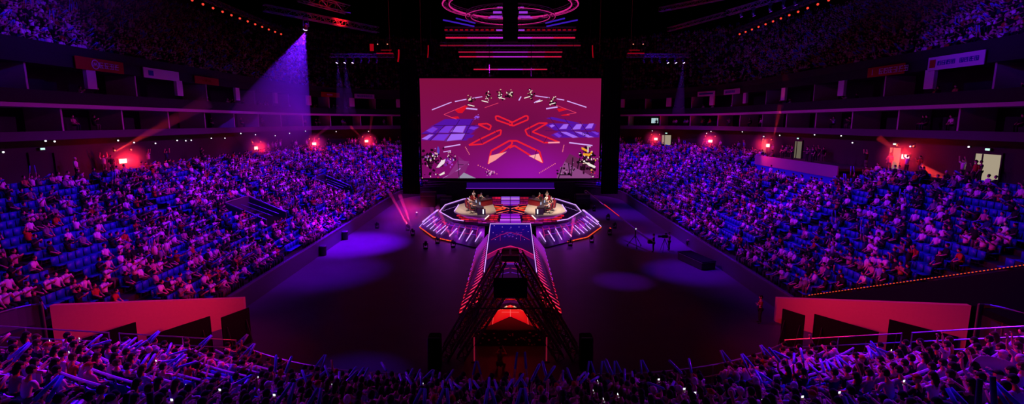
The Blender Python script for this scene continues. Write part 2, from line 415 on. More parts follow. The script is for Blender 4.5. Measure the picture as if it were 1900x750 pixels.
# fascia banners over the suites
def glyph(mb, o, ex, ez, nrm, size, seed):
    """one square character of the banner, strokes too small to read in the photograph"""
    r = random.Random(seed); w = 0.11 * size
    def st(x0, z0, x1, z1):
        a, b = o + ex * (x0 * size) + ez * (z0 * size), o + ex * (x1 * size) + ez * (z1 * size)
        d = (b - a).normalized(); q = d.cross(nrm).normalized() * (w / 2)
        mb.prism([a - q, b - q, b + q, a + q], nrm * 0.02)
    st(0.05, 0.9, 0.95, 0.9); st(0.05, 0.5, 0.95, 0.5); st(0.05, 0.08, 0.95, 0.08)
    x = r.choice((0.25, 0.5, 0.75)); st(x, 0.05, x, 0.95)
    if r.random() < 0.7: st(0.1, 0.08, 0.1, 0.9)
    if r.random() < 0.7: st(0.9, 0.08, 0.9, 0.9)
    st(0.3, 0.5, 0.6, 0.9) if r.random() < 0.5 else st(0.45, 0.5, 0.8, 0.08)
def banner(s, ua, ub, z0, z1, m, label, content):
    p, n = curve(s, ua, 17.05); q, _ = curve(s, ub, 17.05)
    left, right = (p, q) if s < 0 else (q, p)
    t = thing('fascia_banner', label, 'banner', (p + q) / 2 + Vector((0, 0, z0)), group='fascia banners')
    ex = (right - left).normalized(); ez = Vector((0, 0, 1)); nr = ex.cross(ez); nr.normalize()
    a, b = left + ez * z0, right + ez * z0
    mb = MB(); mb.hexa([a, b, b - nr * 0.06, a - nr * 0.06] + [x + ez * (z1 - z0) for x in (a, b, b - nr * 0.06, a - nr * 0.06)]); mb.build('cloth', m, t)
    L, H = (b - a).length, z1 - z0
    for (kind, pos, cnt, size, mm) in content:
        o = a + ex * (pos * L) + ez * ((1 - size) / 2 * H) + nr * 0.02
        mb = MB()
        if kind == 'glyphs':
            for i in range(cnt):
                if cnt == 8 and i == 4: mb.build('lettering', mm, t); mb = MB()
                oo = o + ex * (i * 1.13 + (0.9 if cnt == 8 and i > 3 else 0)) * size * H
                glyph(mb, oo, ex, ez, nr, size * H, pos * 100 + i + int(ua))
            mb.build('lettering', mm, t)
        elif kind == 'bar':
            mb.prism([o, o + ex * cnt * L, o + ex * cnt * L + ez * size * H, o + ez * size * H], nr * 0.02); mb.build('emblem', mm, t)
        elif kind == 'round':
            c = o + ex * size * H / 2 + ez * size * H / 2; rr = size * H / 2
            for k in range(20):
                a0, a1 = 2 * PI * k / 20, 2 * PI * (k + 1) / 20
                f = lambda an, q: c + ex * math.cos(an) * q + ez * math.sin(an) * q
                mb.prism([f(a0, rr * 0.8), f(a1, rr * 0.8), f(a1, rr), f(a0, rr)], nr * 0.02)
            for (x0, z0_, x1, z1_) in ((-.5, -.4, -.3, .4), (-.3, .4, 0, -.2), (0, -.2, .3, .4), (.3, .4, .5, -.4)):
                g, h = c + ex * x0 * rr + ez * z0_ * rr, c + ex * x1 * rr + ez * z1_ * rr
                d = (h - g).normalized().cross(nr) * 0.08 * rr * 1.2
                mb.prism([g - d, h - d, h + d, g + d], nr * 0.02)
            mb.build('emblem', mm, t)
W_, BL, RD = M['whitecloth'], M['bluetext'], M['redcloth']
banner(-1, 41.7, 46.8, 16.2, 17.2, RD, 'red banner with white round emblem and white characters, left fascia', [('round', .3, 1, .8, W_), ('glyphs', .45, 4, .5, W_)])
banner(-1, 49.3, 54.5, 16.15, 17.1, W_, 'white banner with one small dark block of characters, left fascia', [('bar', .12, .13, .5, BL)])
banner(-1, 57.2, 61.8, 16.2, 17.0, RD, 'dark red banner above the third left suite', [('glyphs', .3, 5, .4, RD)])
banner(-1, YC + 26, YC + 35, 16.2, 17.0, RD, 'small far red banner on the left fascia near the big screen', [('bar', .3, .3, .3, W_)])
banner(-1, YC + 42, YC + 51, 16.2, 17.0, W_, 'small far white banner with dark characters, left fascia near the big screen', [('glyphs', .1, 7, .5, BL)])
banner(1, 38.3, 43.4, 16.15, 17.2, W_, 'white banner with red emblem and eight blue characters, right fascia', [('bar', .04, .11, .6, RD), ('glyphs', .19, 8, .36, BL)])
banner(1, 45.9, 50.6, 16.2, 17.1, RD, 'red banner with white characters, right fascia', [('bar', .14, .02, .6, W_), ('glyphs', .33, 6, .6, W_)])
banner(1, YC + 3, YC + 13, 16.2, 17.0, W_, 'faint white banner with dark characters, right fascia past the camera deck', [('glyphs', .1, 6, .5, BL)])
banner(1, YC + 18, YC + 27, 16.2, 17.0, W_, 'faint far white banner on the right fascia near the big screen', [('bar', .1, .8, .3, BL)])
# ------------------------------------------------------------------ big screen
SY = 75.0
def mixc(a, b, k): return tuple(x + (y - x) * k for x, y in zip(a, b))
class Pic:
    """picture shown on a led surface: coplanar patches of colour, each layer a few millimetres proud of the last"""
    def __init__(s, place, nrm, step): s.mb, s.place, s.n, s.l, s.step = MB(), place, Vector(nrm), 0, step
    def poly(s, pts, col, cols=None, gain=1.0):
        s.l += 1
        off = s.n * (s.step * s.l)
        b = len(s.mb.v); s.mb.v += [s.place(*p) + off for p in pts]; s.mb.f.append(tuple(range(b, b + len(pts))))
        for i in range(len(pts)): s.mb.c.append((*[c * gain for c in lin(cols[i] if cols else col)], 1))
    def line(s, a, b, w, col, w2=None, gain=1.0):
        w2 = w if w2 is None else w2
        dx, dy = b[0] - a[0], b[1] - a[1]; L = math.hypot(dx, dy) or 1; nx, ny = -dy / L / 2, dx / L / 2
        s.poly([(a[0] - nx * w, a[1] - ny * w), (b[0] - nx * w2, b[1] - ny * w2), (b[0] + nx * w2, b[1] + ny * w2), (a[0] + nx * w, a[1] + ny * w)], col, gain=gain)
    def lines(s, pts, w, col, gain=1.0):
        for a, b in zip(pts[:-1], pts[1:]): s.line(a, b, w, col, gain=gain)
    def grid(s, x0, x1, y0, y1, nx, ny, fn, gain=1.0):
        s.l += 1; off = s.n * (s.step * s.l); b = len(s.mb.v)
        for j in range(ny + 1):
            for i in range(nx + 1):
                x, y = x0 + (x1 - x0) * i / nx, y0 + (y1 - y0) * j / ny
                s.mb.v.append(s.place(x, y) + off); s.mb.c.append((*[c * gain for c in lin(fn(i / nx, j / ny))], 1))
        for j in range(ny):
            for i in range(nx):
                q = b + j * (nx + 1) + i; s.mb.f.append((q, q + 1, q + nx + 2, q + nx + 1))

scr = thing('hanging_screen', 'huge magenta video screen hanging behind the stage', 'screen', (0, SY, 3.7))
tl, br = at_y(779, 146, SY), at_y(1110, 333, SY)
hw = 13.05; zt, zb = 18.15, 3.75
def sp(px, py):
    p = at_y(px, py, SY - 0.02); return Vector((max(-hw, min(hw, p.x)), p.y, max(zb, min(zt, p.z))))
mb = MB(); mb.box((0, SY + 0.25, (zt + zb) / 2), (2 * hw + 0.5, 0.45, zt - zb + 0.5)); mb.build('frame', M['black'], scr)
pic = Pic(sp, (0, -1, 0), 0.0006)
def bgc(u, v):
    top, bot = (128, 14, 62), (122, 12, 104)
    c = mixc(top, bot, v)
    k = math.exp(-((u - .6) / .25) ** 2 - ((v - 1) / .35) ** 2); c = mixc(c, (150, 16, 165), k)
    k = math.exp(-((u - .5) / .3) ** 2 - ((v - .45) / .2) ** 2); c = mixc(c, (104, 10, 62), k * .7)
    return c
pic.grid(770, 1125, 140, 340, 24, 16, bgc)
z3 = lambda x, y: (770 + x * .26667, 140 + y * .26667)
z4 = lambda x, y: (945 + x * .26667, 140 + y * .26667)
# violet washes on the pictured floor
def soft(pts, col, z, grow=1.25):
    q = [z(*p) for p in pts]; cx_, cy_ = sum(p[0] for p in q) / len(q), sum(p[1] for p in q) / len(q)
    g = [(cx_ + (p[0] - cx_) * grow, cy_ + (p[1] - cy_) * grow) for p in q]; n = len(q)
    c0 = bgc((cx_ - 770) / 355, (cy_ - 140) / 200)
    for k in range(n):
        pic.poly([q[k], q[(k + 1) % n], g[(k + 1) % n], g[k]], None, [col, col, c0, c0]); pic.l -= 1
    pic.l += 1; pic.poly(q, col)
V0, V1, V2 = (84, 18, 165), (118, 50, 215), (160, 100, 245)
for pts in (((130, 350), (215, 305), (400, 305), (375, 348)), ((45, 405), (130, 352), (430, 350), (385, 402)), ((45, 450), (105, 410), (380, 406), (350, 452))): soft(pts, V0, z3, 1.15)
for pts, c in ((((80, 385), (125, 360), (155, 372), (120, 398)), V1), (((160, 395), (215, 355), (265, 352), (230, 398)), V1), (((255, 390), (290, 355), (350, 352), (330, 396)), V2), (((375, 370), (395, 356), (440, 362), (410, 378)), V1),
               (((48, 440), (100, 412), (125, 414), (85, 446)), V2), (((120, 448), (165, 410), (235, 410), (200, 452)), V1), (((222, 455), (255, 410), (345, 407), (320, 445)), V2), (((345, 438), (365, 415), (410, 415), (395, 432)), V0)): soft(pts, c, z3)
for pts in (((265, 300), (300, 290), (480, 330), (480, 345)), ((255, 345), (300, 335), (590, 340), (575, 380), (330, 385)), ((300, 415), (355, 388), (620, 395), (620, 430), (330, 432))): soft(pts, V0, z4, 1.12)
for pts, c in ((((280, 350), (300, 342), (315, 350), (295, 362)), V2), (((350, 372), (378, 342), (410, 340), (395, 370)), V2), (((440, 375), (468, 342), (505, 340), (490, 372)), V2), (((530, 368), (555, 338), (585, 336), (572, 366)), V2),
               (((310, 408), (335, 402), (362, 420), (345, 432)), V1), (((360, 395), (400, 395), (475, 428), (440, 432)), V2), (((460, 393), (500, 395), (580, 428), (545, 430)), V2), (((570, 390), (600, 392), (622, 406), (610, 414)), V1)): soft(pts, c, z4)
for a, b in (((40, 408), (380, 402)), ((130, 350), (420, 348)), ((105, 455), (210, 345)), ((215, 460), (310, 310)), ((330, 450), (400, 310))): pic.line(z3(*a), z3(*b), 1.1, (60, 8, 80))
for a, b in (((280, 290), (375, 420)), ((385, 300), (480, 430)), ((490, 320), (560, 420)), ((250, 385), (610, 388))): pic.line(z4(*a), z4(*b), 1.1, (75, 8, 85))
# the red cross of chevrons
RC1, RC2 = (235, 28, 52), (250, 90, 110)
def outline(pts, z, w=2.8, col=RC1, close=True):
    q = [z(*p) for p in pts]; pic.lines(q + ([q[0]] if close else []), w, col)
outline([(440, 340), (500, 335), (530, 350), (520, 378), (478, 358)], z3)
outline([(375, 485), (440, 450), (575, 385), (600, 380), (595, 412), (470, 478)], z3)
outline([(510, 615), (530, 525), (656, 455), (675, 455), (675, 480), (535, 585)], z3, 3.2)
pic.poly([z3(*p) for p in ((508, 618), (520, 560), (640, 530), (560, 590))], (250, 150, 150))
outline([(560, 285), (575, 282), (675, 325), (675, 348), (565, 310)], z3)
outline([(0, 325), (25, 325), (115, 280), (130, 285), (130, 308), (30, 350), (0, 346)], z4, close=False)
outline([(265, 332), (205, 332), (110, 380), (125, 415), (240, 468), (350, 466), (160, 393)], z4)
pic.line(z4(270, 468), z4(350, 466), 2.8, (255, 150, 165))
outline([(0, 455), (50, 455), (210, 530), (232, 608), (175, 575), (35, 488), (0, 505)], z4, 3.2, close=False)
pic.poly([z4(*p) for p in ((135, 560), (205, 545), (232, 608))], (255, 170, 170))
for q in ((470, 478, 450, 430), (575, 412, 560, 385)): pic.line(z3(q[0], q[1]), z3(q[2], q[3]), 1.0, (90, 8, 50))
for q in ((262, 430, 240, 470), (140, 340, 150, 420), (190, 520, 175, 580)): pic.line(z4(q[0], q[1]), z4(q[2], q[3]), 1.0, (90, 8, 50))
# white rim light segments and small red panels
WV = (214, 170, 250)
for a, b, w in (((118, 240), (255, 186), 1.7), ((278, 182), (358, 166), 1.7), ((400, 160), (468, 148), 1.6), ((350, 228), (434, 237), 2.4), ((205, 500), (316, 481), 2.0), ((198, 532), (250, 524), 1.6), ((195, 722), (374, 618), 2.4)): pic.line(z3(*a), z3(*b), w, WV)
for a, b, w in (((180, 142), (280, 156), 1.6), ((330, 163), (382, 172), 1.6), ((402, 178), (536, 222), 1.8), ((256, 232), (335, 220), 2.4), ((416, 468), (578, 488), 2.2), ((385, 600), (580, 706), 2.4), ((172, 190), (215, 170), 2.0), ((66, 175), (82, 147), 2.0)): pic.line(z4(*a), z4(*b), w, WV)
for pts, z in ((((275, 240), (350, 208), (368, 214), (330, 262), (300, 262)), z3), (((240, 290), (300, 285), (310, 300), (260, 300)), z3), (((330, 232), (385, 228), (400, 240), (345, 254)), z4), (((355, 276), (420, 266), (418, 280), (370, 282)), z4)): pic.poly([z(*p) for p in pts], (215, 16, 40))
for a, b, z in (((318, 205), (466, 260), z4), ((466, 260), (400, 272), z4), ((202, 272), (350, 210), z3), ((202, 272), (290, 305), z3), ((485, 225), (580, 192), z3)): pic.line(z(*a), z(*b), 1.0, (230, 60, 100))
for a, b, n, z in (((352, 500), (378, 548), 6, z3), ((440, 625), (570, 685), 9, z3), ((380, 486), (370, 530), 6, z4), ((210, 678), (318, 614), 11, z4)):
    for k in range(n):
        p = (a[0] + (b[0] - a[0]) * k / (n - 1), a[1] + (b[1] - a[1]) * k / (n - 1)); x, y = z(*p); pic.poly([(x - .8, y - .8), (x + .8, y - .8), (x + .8, y + .8), (x - .8, y + .8)], (250, 120, 130))
# pictured desks, players and hardware
for pts, z, col in ((((195, 722), (374, 620), (300, 560), (330, 722)), z3, (126, 34, 110)), (((300, 722), (340, 676), (425, 722)), z3, (150, 140, 165)), (((215, 722), (380, 600), (300, 590)), z3, (134, 44, 122)),
                    (((335, 690), (385, 600), (580, 706), (560, 722), (330, 722)), z4, (140, 70, 130)), (((385, 600), (420, 545), (600, 640), (580, 706)), z4, (104, 36, 84))): pic.poly([z(*p) for p in pts], col)
r2 = random.Random(5)
def blob(x, y, w, h, col, z, n=7):
    px, py = z(x, y); pic.poly([(px + w * (.7 + .5 * r2.random()) * math.cos(2 * PI * i / n), py + h * (.7 + .5 * r2.random()) * math.sin(2 * PI * i / n)) for i in range(n)], col)
def cluster(x, y, w, h, n, cols, z, s0=.8, s1=2.2):
    for _ in range(n):
        blob(x + r2.gauss(0, w), y + r2.gauss(0, h), r2.uniform(s0, s1), r2.uniform(s0, s1), r2.choice(cols), z, 5)
DK, LT, PU = (28, 6, 20), (240, 228, 220), (170, 60, 200)
for (x, y, z) in ((385, 175, z3), (505, 145, z3), (655, 130, z3), (590, 140, z3), (10, 130, z4), (150, 130, z4), (300, 175, z4)):
    cluster(x, y, 13, 14, 16, [DK, DK, (90, 30, 50)], z, 1.2, 2.6); cluster(x, y - 2, 10, 17, 9, [LT, (210, 190, 150), LT], z, .7, 1.7)
for (x, y) in ((392, 210), (488, 182), (605, 160)): pic.line(z3(x - 24, y - 6), z3(x + 22, y + 5), 1.6, LT)
for (x, y) in ((210, 180), (300, 196), (125, 152)): pic.line(z4(x - 22, y + 7), z4(x + 20, y - 5), 1.6, LT)
cluster(110, 590, 34, 34, 60, [DK, DK, DK, (60, 10, 50)], z3, 1.5, 4.0); cluster(120, 570, 30, 30, 22, [LT, (220, 170, 180), (150, 90, 200)], z3, .8, 2.2)
cluster(230, 600, 28, 22, 26, [PU, (120, 30, 150), DK], z3, 1.2, 3.2); cluster(255, 560, 22, 12, 10, [DK, LT], z3, .8, 1.6)
pic.poly([z3(*p) for p in ((150, 640), (185, 592), (214, 582), (206, 610), (170, 640))], (236, 214, 226)); pic.poly([z3(*p) for p in ((168, 690), (206, 668), (208, 684), (178, 696))], LT)
cluster(140, 690, 40, 18, 16, [(200, 40, 60), LT, DK, DK], z3, .7, 1.8)
cluster(530, 680, 22, 12, 22, [LT, DK, (220, 150, 200)], z3, .8, 2.0)
cluster(545, 590, 36, 36, 70, [DK, DK, DK, (50, 10, 40)], z4, 1.5, 4.2); cluster(560, 570, 34, 34, 26, [LT, (220, 170, 160), LT, (240, 170, 60)], z4, .8, 2.2)
pic.poly([z4(*p) for p in ((520, 600), (560, 612), (600, 634), (590, 644), (550, 628))], LT)
cluster(400, 665, 40, 26, 26, [DK, DK, (170, 120, 160)], z4, 1.0, 2.6); cluster(590, 690, 14, 20, 12, [LT, (220, 40, 60), DK], z4, .8, 1.8)
pic.line(z4(545, 490), z4(545, 535), 2.0, LT)
blob(430, 290, 5, 2.4, (140, 70, 220), z3); cluster(430, 285, 10, 8, 8, [(160, 90, 230), (90, 30, 160)], z3, .8, 1.6); blob(165, 520, 2.4, 8, (90, 60, 190), z3); cluster(520, 405, 8, 8, 10, [DK, (90, 40, 120)], z4, .7, 1.4)
for q in ((500, 505, 540, 525), (510, 548, 560, 552), (545, 560, 575, 530)):
    pic.poly([z4(q[0], q[1] - 8), z4(q[2], q[3] - 8), z4(q[2], q[3] + 8), z4(q[0], q[1] + 8)], (240, 160, 40))
for q in ((300, 590, 310, 722), (300, 620, 340, 620), (240, 550, 280, 580)): pic.line(z3(q[0], q[1]), z3(q[2], q[3]), 1.2, (40, 10, 40))
for q in ((340, 722, 360, 650), (350, 690, 420, 690), (410, 610, 420, 690), (440, 570, 430, 700), (470, 650, 490, 570)): pic.line(z4(q[0], q[1]), z4(q[2], q[3]), 1.8, (24, 8, 24))
pic.mb.build('displayed_picture', M['vlight'], scr, fix=False)
for x in (-9, -3, 3, 9):
    mb = MB(); mb.tube((x, SY + 0.3, zt + 0.2), (x, SY + 0.3, 24.2), 0.04, n=5); mb.build('suspension_cable', M['blackm'], scr)
# black side drapes either side of the screen
for s, nm in ((-1, 'left'), (1, 'right')):
    t = thing('hanging_drape', 'tall black drape along the %s edge of the video screen' % nm, 'drape', (s * 14.6, SY, 0), group='screen side drapes')
    mb = MB(); n = 22
    vs = [(s * (13.45 + 2.5 * i / n), SY + 0.15 * math.sin(i * 1.9), z) for z in (1.4, 20.8) for i in range(n + 1)]
    vs += [(x, y + 0.12, z) for x, y, z in vs]
    q = n + 1; fs = []
    for i in range(n):
        fs += [(i, i + 1, q + i + 1, q + i), (2 * q + i, 3 * q + i, 3 * q + i + 1, 2 * q + i + 1), (q + i, q + i + 1, 3 * q + i + 1, 3 * q + i), (i, 2 * q + i, 2 * q + i + 1, i + 1)]
    fs += [(0, q, 3 * q, 2 * q), (n, 2 * q + n, 3 * q + n, q + n)]
    mb.add(vs, fs); mb.build('cloth', M['black'], t)
    mb = MB(); mb.tube((s * 13.3, SY, 20.85), (s * 16.1, SY, 20.85), 0.06); mb.build('pipe', M['blackm'], t)
# backstage set wall and road cases below the screen
t = thing('set_wall', 'low dark set wall with a blue light band behind the stage', 'wall panel', (0, 73.2, 0))
mb = MB(); mb.box((0, 73.2, 1.7), (18.5, 0.3, 3.4)); mb.build('panel', M['dark'], t)
mb = MB(); mb.box((0, 73.02, 2.95), (12.6, 0.06, 0.75)); mb.build('light_band', EM['blue'], t)
mb = MB(); mb.box((0, 73.0, 2.5), (12.8, 0.06, 0.06)); mb.build('white_strip', EM['violetdim'], t)
for i, (x, y, w, d, h) in enumerate(((-11.6, 71.5, 2.2, 1.2, 2.2), (-9.0, 70.6, 1.6, 1.2, 1.7), (-7.0, 70.0, 1.4, 1.0, 1.2), (10.2, 71.2, 2.0, 1.2, 1.9), (7.6, 70.4, 1.4, 1.0, 1.3))):
    lab = ['tall black road case leftmost under the screen', 'middle black road case left of the stage back', 'low black road case beside the left back stage edge', 'tall black road case rightmost under the screen', 'low black road case beside the right back stage edge'][i]
    t = thing('road_case', lab, 'road case', (x, y, 0), group='road cases behind the stage')
    mb = MB(); mb.box((x, y, h / 2 + .05), (w, d, h - .1), bev=.06); mb.build('body', M['blackm'], t)
    mb = MB(); mb.box((x, y, h * .75), (w + .03, d + .03, .05)); mb.build('trim_band', M['truss'], t)
    for a in (-.4, .4):
        mb = MB(); mb.tube((x + a * w - .04, y - d * .35, .06), (x + a * w + .04, y - d * .35, .06), .06); mb.build('wheel', M['seatd'], t)

# ------------------------------------------------------------------ stage
DZ = 1.6
half = [(37, 415.5), (87, 411), (107, 407.5), (131.5, 393.5), (121, 381), (88, 370.5), (60, 365)]
deck_px = [(CX + x, y) for x, y in half] + [(CX - x, y) for x, y in reversed(half)]
deck = [at_z(x, y, DZ) for x, y in deck_px]
outer_half = [(50, 460.5), (66, 459), (105, 449.5), (143, 441), (169, 422), (151, 402)]
stage = thing('stage', 'octagonal stage with glowing floor and a ring of violet light bars', 'stage', (0, 60, 0))
mb = MB(); mb.prism([p - Vector((0, 0, 0.25)) for p in deck], (0, 0, 0.25)); mb.build('deck', M['deskm'], stage)
# sloping skirt: inner ring under the deck edge, outer ring near the floor
def ring_pt(poly, k):   # k in 0..1 along the half outline from the front (right side)
    L = [0]
    for a, b in zip(poly[:-1], poly[1:]): L.append(L[-1] + (b - a).length)
    d = k * L[-1]
    for i in range(len(poly) - 1):
        if d <= L[i + 1] + 1e-6: return poly[i].lerp(poly[i + 1], (d - L[i]) / max(1e-6, L[i + 1] - L[i]))
inner_r = [at_z(CX + x, y, DZ) - Vector((0, 0, 0.3)) for x, y in [(47, 414.8)] + half[1:]]
outer_r = [at_z(CX + x, y, 0.12) for x, y in outer_half] + [Vector((9.3, 67.5, .12)), Vector((7.0, 70.0, .12)), Vector((4.5, 71.5, .12))]
mir = lambda p: Vector((-p.x, p.y, p.z))
for f, nm in ((lambda p: p, 'right'), (mir, 'left')):
    mb = MB(); N = 24
    vs = [f(ring_pt(inner_r, k / N)) for k in range(N + 1)] + [f(ring_pt(outer_r, k / N)) for k in range(N + 1)]
    vs += [v - Vector((0, 0, 0.1)) for v in vs]
    q = N + 1; fs = []
    for i in range(N): fs += [(i, i + 1, q + i + 1, q + i), (2 * q + i, 3 * q + i, 3 * q + i + 1, 2 * q + i + 1), (q + i, q + i + 1, 3 * q + i + 1, 3 * q + i)]
    mb.add(vs, fs); mb.build('skirt', mat('skirt mesh ' + nm, (0.12, 0.05, 0.17), 0.35, noise=0.4, scale=3), stage)
# light bars on the skirt, right side measured, left mirrored
bars = [((1608, 250), (1750, 362), 3.4), ((1640, 310), (1745, 388), 1.3), ((1610, 330), (1712, 408), 1.3), ((1570, 325), (1680, 428), 1.3), ((1545, 355), (1650, 445), 1.3), ((1535, 395), (1620, 465), 1.3), ((1515, 405), (1580, 475), 1.2),
        ((1430, 420), (1500, 495), 1.3), ((1355, 425), (1412, 525), 1.4), ((1285, 445), (1345, 540), 1.4), ((1205, 455), (1262, 545), 1.4)]
for s in (1, -1):
    for (a, b, w) in bars:
        pa = at_z(CX + s * (760 + a[0] / 5 - CX), 340 + a[1] / 5, 1.05); pb = at_z(CX + s * (760 + b[0] / 5 - CX), 340 + b[1] / 5, 0.42)
        r = 0.036 * w
        mb = MB(); d = (pb - pa).normalized(); u = d.cross(Vector((0, 0, 1))).normalized() * r; v = Vector((0, 0, 0.06))
        mb.hexa([pa - u, pa + u, pb + u * 0.7, pb - u * 0.7] + [x + v for x in (pa - u, pa + u, pb + u * 0.7, pb - u * 0.7)])
        mb.build('light_bar', EM['violet'], stage)
V_ = Vector
# frames under the skirt: scaffold seen through it, made to glow for the light on it
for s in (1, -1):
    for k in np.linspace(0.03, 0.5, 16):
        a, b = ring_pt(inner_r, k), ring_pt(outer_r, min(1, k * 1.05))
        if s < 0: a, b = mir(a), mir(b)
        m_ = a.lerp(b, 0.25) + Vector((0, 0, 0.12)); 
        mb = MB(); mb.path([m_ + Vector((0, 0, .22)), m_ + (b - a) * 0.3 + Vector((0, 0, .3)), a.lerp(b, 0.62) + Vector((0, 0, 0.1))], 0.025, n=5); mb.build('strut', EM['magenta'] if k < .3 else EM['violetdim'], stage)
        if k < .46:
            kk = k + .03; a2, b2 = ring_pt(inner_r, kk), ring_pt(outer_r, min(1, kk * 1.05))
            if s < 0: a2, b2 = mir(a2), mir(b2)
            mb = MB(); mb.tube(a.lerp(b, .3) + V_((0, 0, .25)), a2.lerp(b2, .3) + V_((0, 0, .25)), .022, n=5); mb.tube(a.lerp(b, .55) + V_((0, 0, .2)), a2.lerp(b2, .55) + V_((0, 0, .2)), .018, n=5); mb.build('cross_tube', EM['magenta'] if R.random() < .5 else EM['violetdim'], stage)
# rim light round the deck, red and orange edge round the skirt
for s in (1, -1):
    f = (lambda p: p) if s > 0 else mir
    for i in range(1, len(half) - 1):
        a, b = f(at_z(CX + half[i][0], half[i][1], DZ)), f(at_z(CX + half[i + 1][0], half[i + 1][1], DZ))
        if i == len(half) - 2: b = a.lerp(b, .4)
        mb = MB(); mb.tube(a + Vector((0, 0, .06)), b + Vector((0, 0, .06)), 0.05, n=6); mb.build('rim_light', EM['violet'], stage)
    for i, m_ in ((2, 'orange'), (3, 'orange'), (4, 'violet')):
        a, b = f(outer_r[i]), f(outer_r[i + 1])
        mb = MB()
        for k in range(5):
            p, q = a.lerp(b, k / 5 + .02), a.lerp(b, k / 5 + .17); mb.tube(p + Vector((0, 0, .05)), q + Vector((0, 0, .05)), 0.06 if m_ != 'violet' else .035, n=5)
        mb.build('edge_light', EM[m_], stage)
mb = MB(); mb.tube(deck[0] + Vector((0, -0.05, 0)), deck[-1] + Vector((0, -0.05, 0)), 0.04, n=6); mb.build('front_edge_light', EM['violet'], stage)
# glowing floor
sp_ = lambda px, py: at_z(px, py, DZ + 0.004)
pic = Pic(sp_, (0, 0, 1), 0.0002)
pic.poly([(CX + (x - CX) * .97, 390 + (y - 390) * .96) for x, y in deck_px], (22, 4, 34))
def both(fn):
    for s in (1, -1): fn(lambda x: CX + s * x)
RND = random.Random(3)
# central violet panels
for (y0, y1, w, c, g) in ((365, 367, 17, (150, 80, 235), 1), (367.5, 369.3, 17, (205, 130, 250), 1), (370, 371.5, 17, (190, 90, 240), 1), (373, 375, 17, (150, 50, 225), 1), (376, 378, 17, (185, 85, 240), 1), (379, 381.5, 14, (120, 30, 190), 1), (397.5, 401, 17, (140, 20, 200), 1), (401.5, 405, 18, (175, 35, 230), 1), (406.5, 408, 19, (215, 110, 250), 1), (408.4, 410.5, 19, (200, 80, 245), 1), (411, 414, 20, (140, 24, 205), 1)):
    for s in (-1, 1): pic.poly([(CX + s * .6, y0), (CX + s * w, y0), (CX + s * w, y1), (CX + s * .6, y1)], c, gain=g)
for y in (372.3, 378.6, 396, 400.8, 411, 415): pic.line((CX - 60, y), (CX + 60, y), .5, (60, 6, 120))
# red strips in front and at the sides
def fr(X):
    for (y0, y1, xa, xb, c) in ((399, 402, 22, 100, (185, 18, 52)), (403, 405.5, 22, 96, (230, 28, 40)), (406.5, 409, 24, 92, (205, 26, 48)), (410, 412.5, 22, 84, (150, 14, 90)), (413, 414.6, 20, 60, (190, 40, 170)), (366, 370, 18, 34, (190, 16, 60)), (371, 374, 18, 40, (140, 10, 70)), (375, 380, 18, 34, (110, 8, 80))):
        n = max(3, int((xb - xa) / 7))
        for k in range(n):
            x0, x1 = xa + (xb - xa) * k / n + .3, xa + (xb - xa) * (k + 1) / n - .3; v = .55 + .6 * RND.random()
            pic.poly([(X(x0), y0), (X(x1), y0), (X(x1), y1), (X(x0), y1)], tuple(min(255, q * v) for q in c))
    for (a, b, w, c) in (((8, 387), (30, 383), 1.6, (255, 70, 40)), ((10, 388), (34, 393.5), 1.8, (255, 60, 40)), ((16, 388), (34, 385.5), 1.2, (255, 120, 60)), ((18, 389), (36, 391.5), 1.6, (255, 50, 30)),
                         ((2, 391), (26, 396.5), 1.2, (240, 70, 70)), ((2, 387.5), (16, 383.5), 1.0, (250, 110, 110)), ((26, 396.5), (14, 394), 1.0, (250, 120, 100)), ((4, 381.5), (30, 379.5), .9, (200, 40, 90)), ((4, 395.5), (22, 398.5), .8, (190, 40, 120))): pic.line((X(a[0]), a[1]), (X(b[0]), b[1]), w, c, gain=1.1)
    for k in range(9): pic.line((X(102 + k * 2.6), 384 + k * .9), (X(103.4 + k * 2.6), 384.6 + k * .9), .7, (190, 130, 240))
both(fr)
pic.mb.build('led_floor', M['vlight'], stage, fix=False)

# ------------------------------------------------------------------ runway
YA, YB = deck[0].y - .14, 26.0
def rz(y): return 0.9 + (DZ - 0.9) * max(0, min(1, (y - 30) / (YA - 30)))
def rw(y): return 1.86 + 0.2 * max(0, min(1, (y - 30) / (YA - 30)))
run = thing('runway', 'long runway from the stage front with slanting light bars on its flanks', 'runway', (0, 40, 0))
YS = [YA, 48, 44, 40, 36, 33, 30, YB]
mb = MB(); vs = []
for y in YS: vs += [(-rw(y), y, rz(y)), (rw(y), y, rz(y)), (rw(y), y, 0.02), (-rw(y), y, 0.02)]
fs = [(0, 1, 2, 3), tuple(4 * (len(YS) - 1) + i for i in (3, 2, 1, 0))]
for k in range(len(YS) - 1):
    for i in range(4): fs.append((4 * k + i, 4 * k + (i + 1) % 4, 4 * k + 4 + (i + 1) % 4, 4 * k + 4 + i))
mb.add(vs, fs); mb.build('walkway', M['blackm'], run)
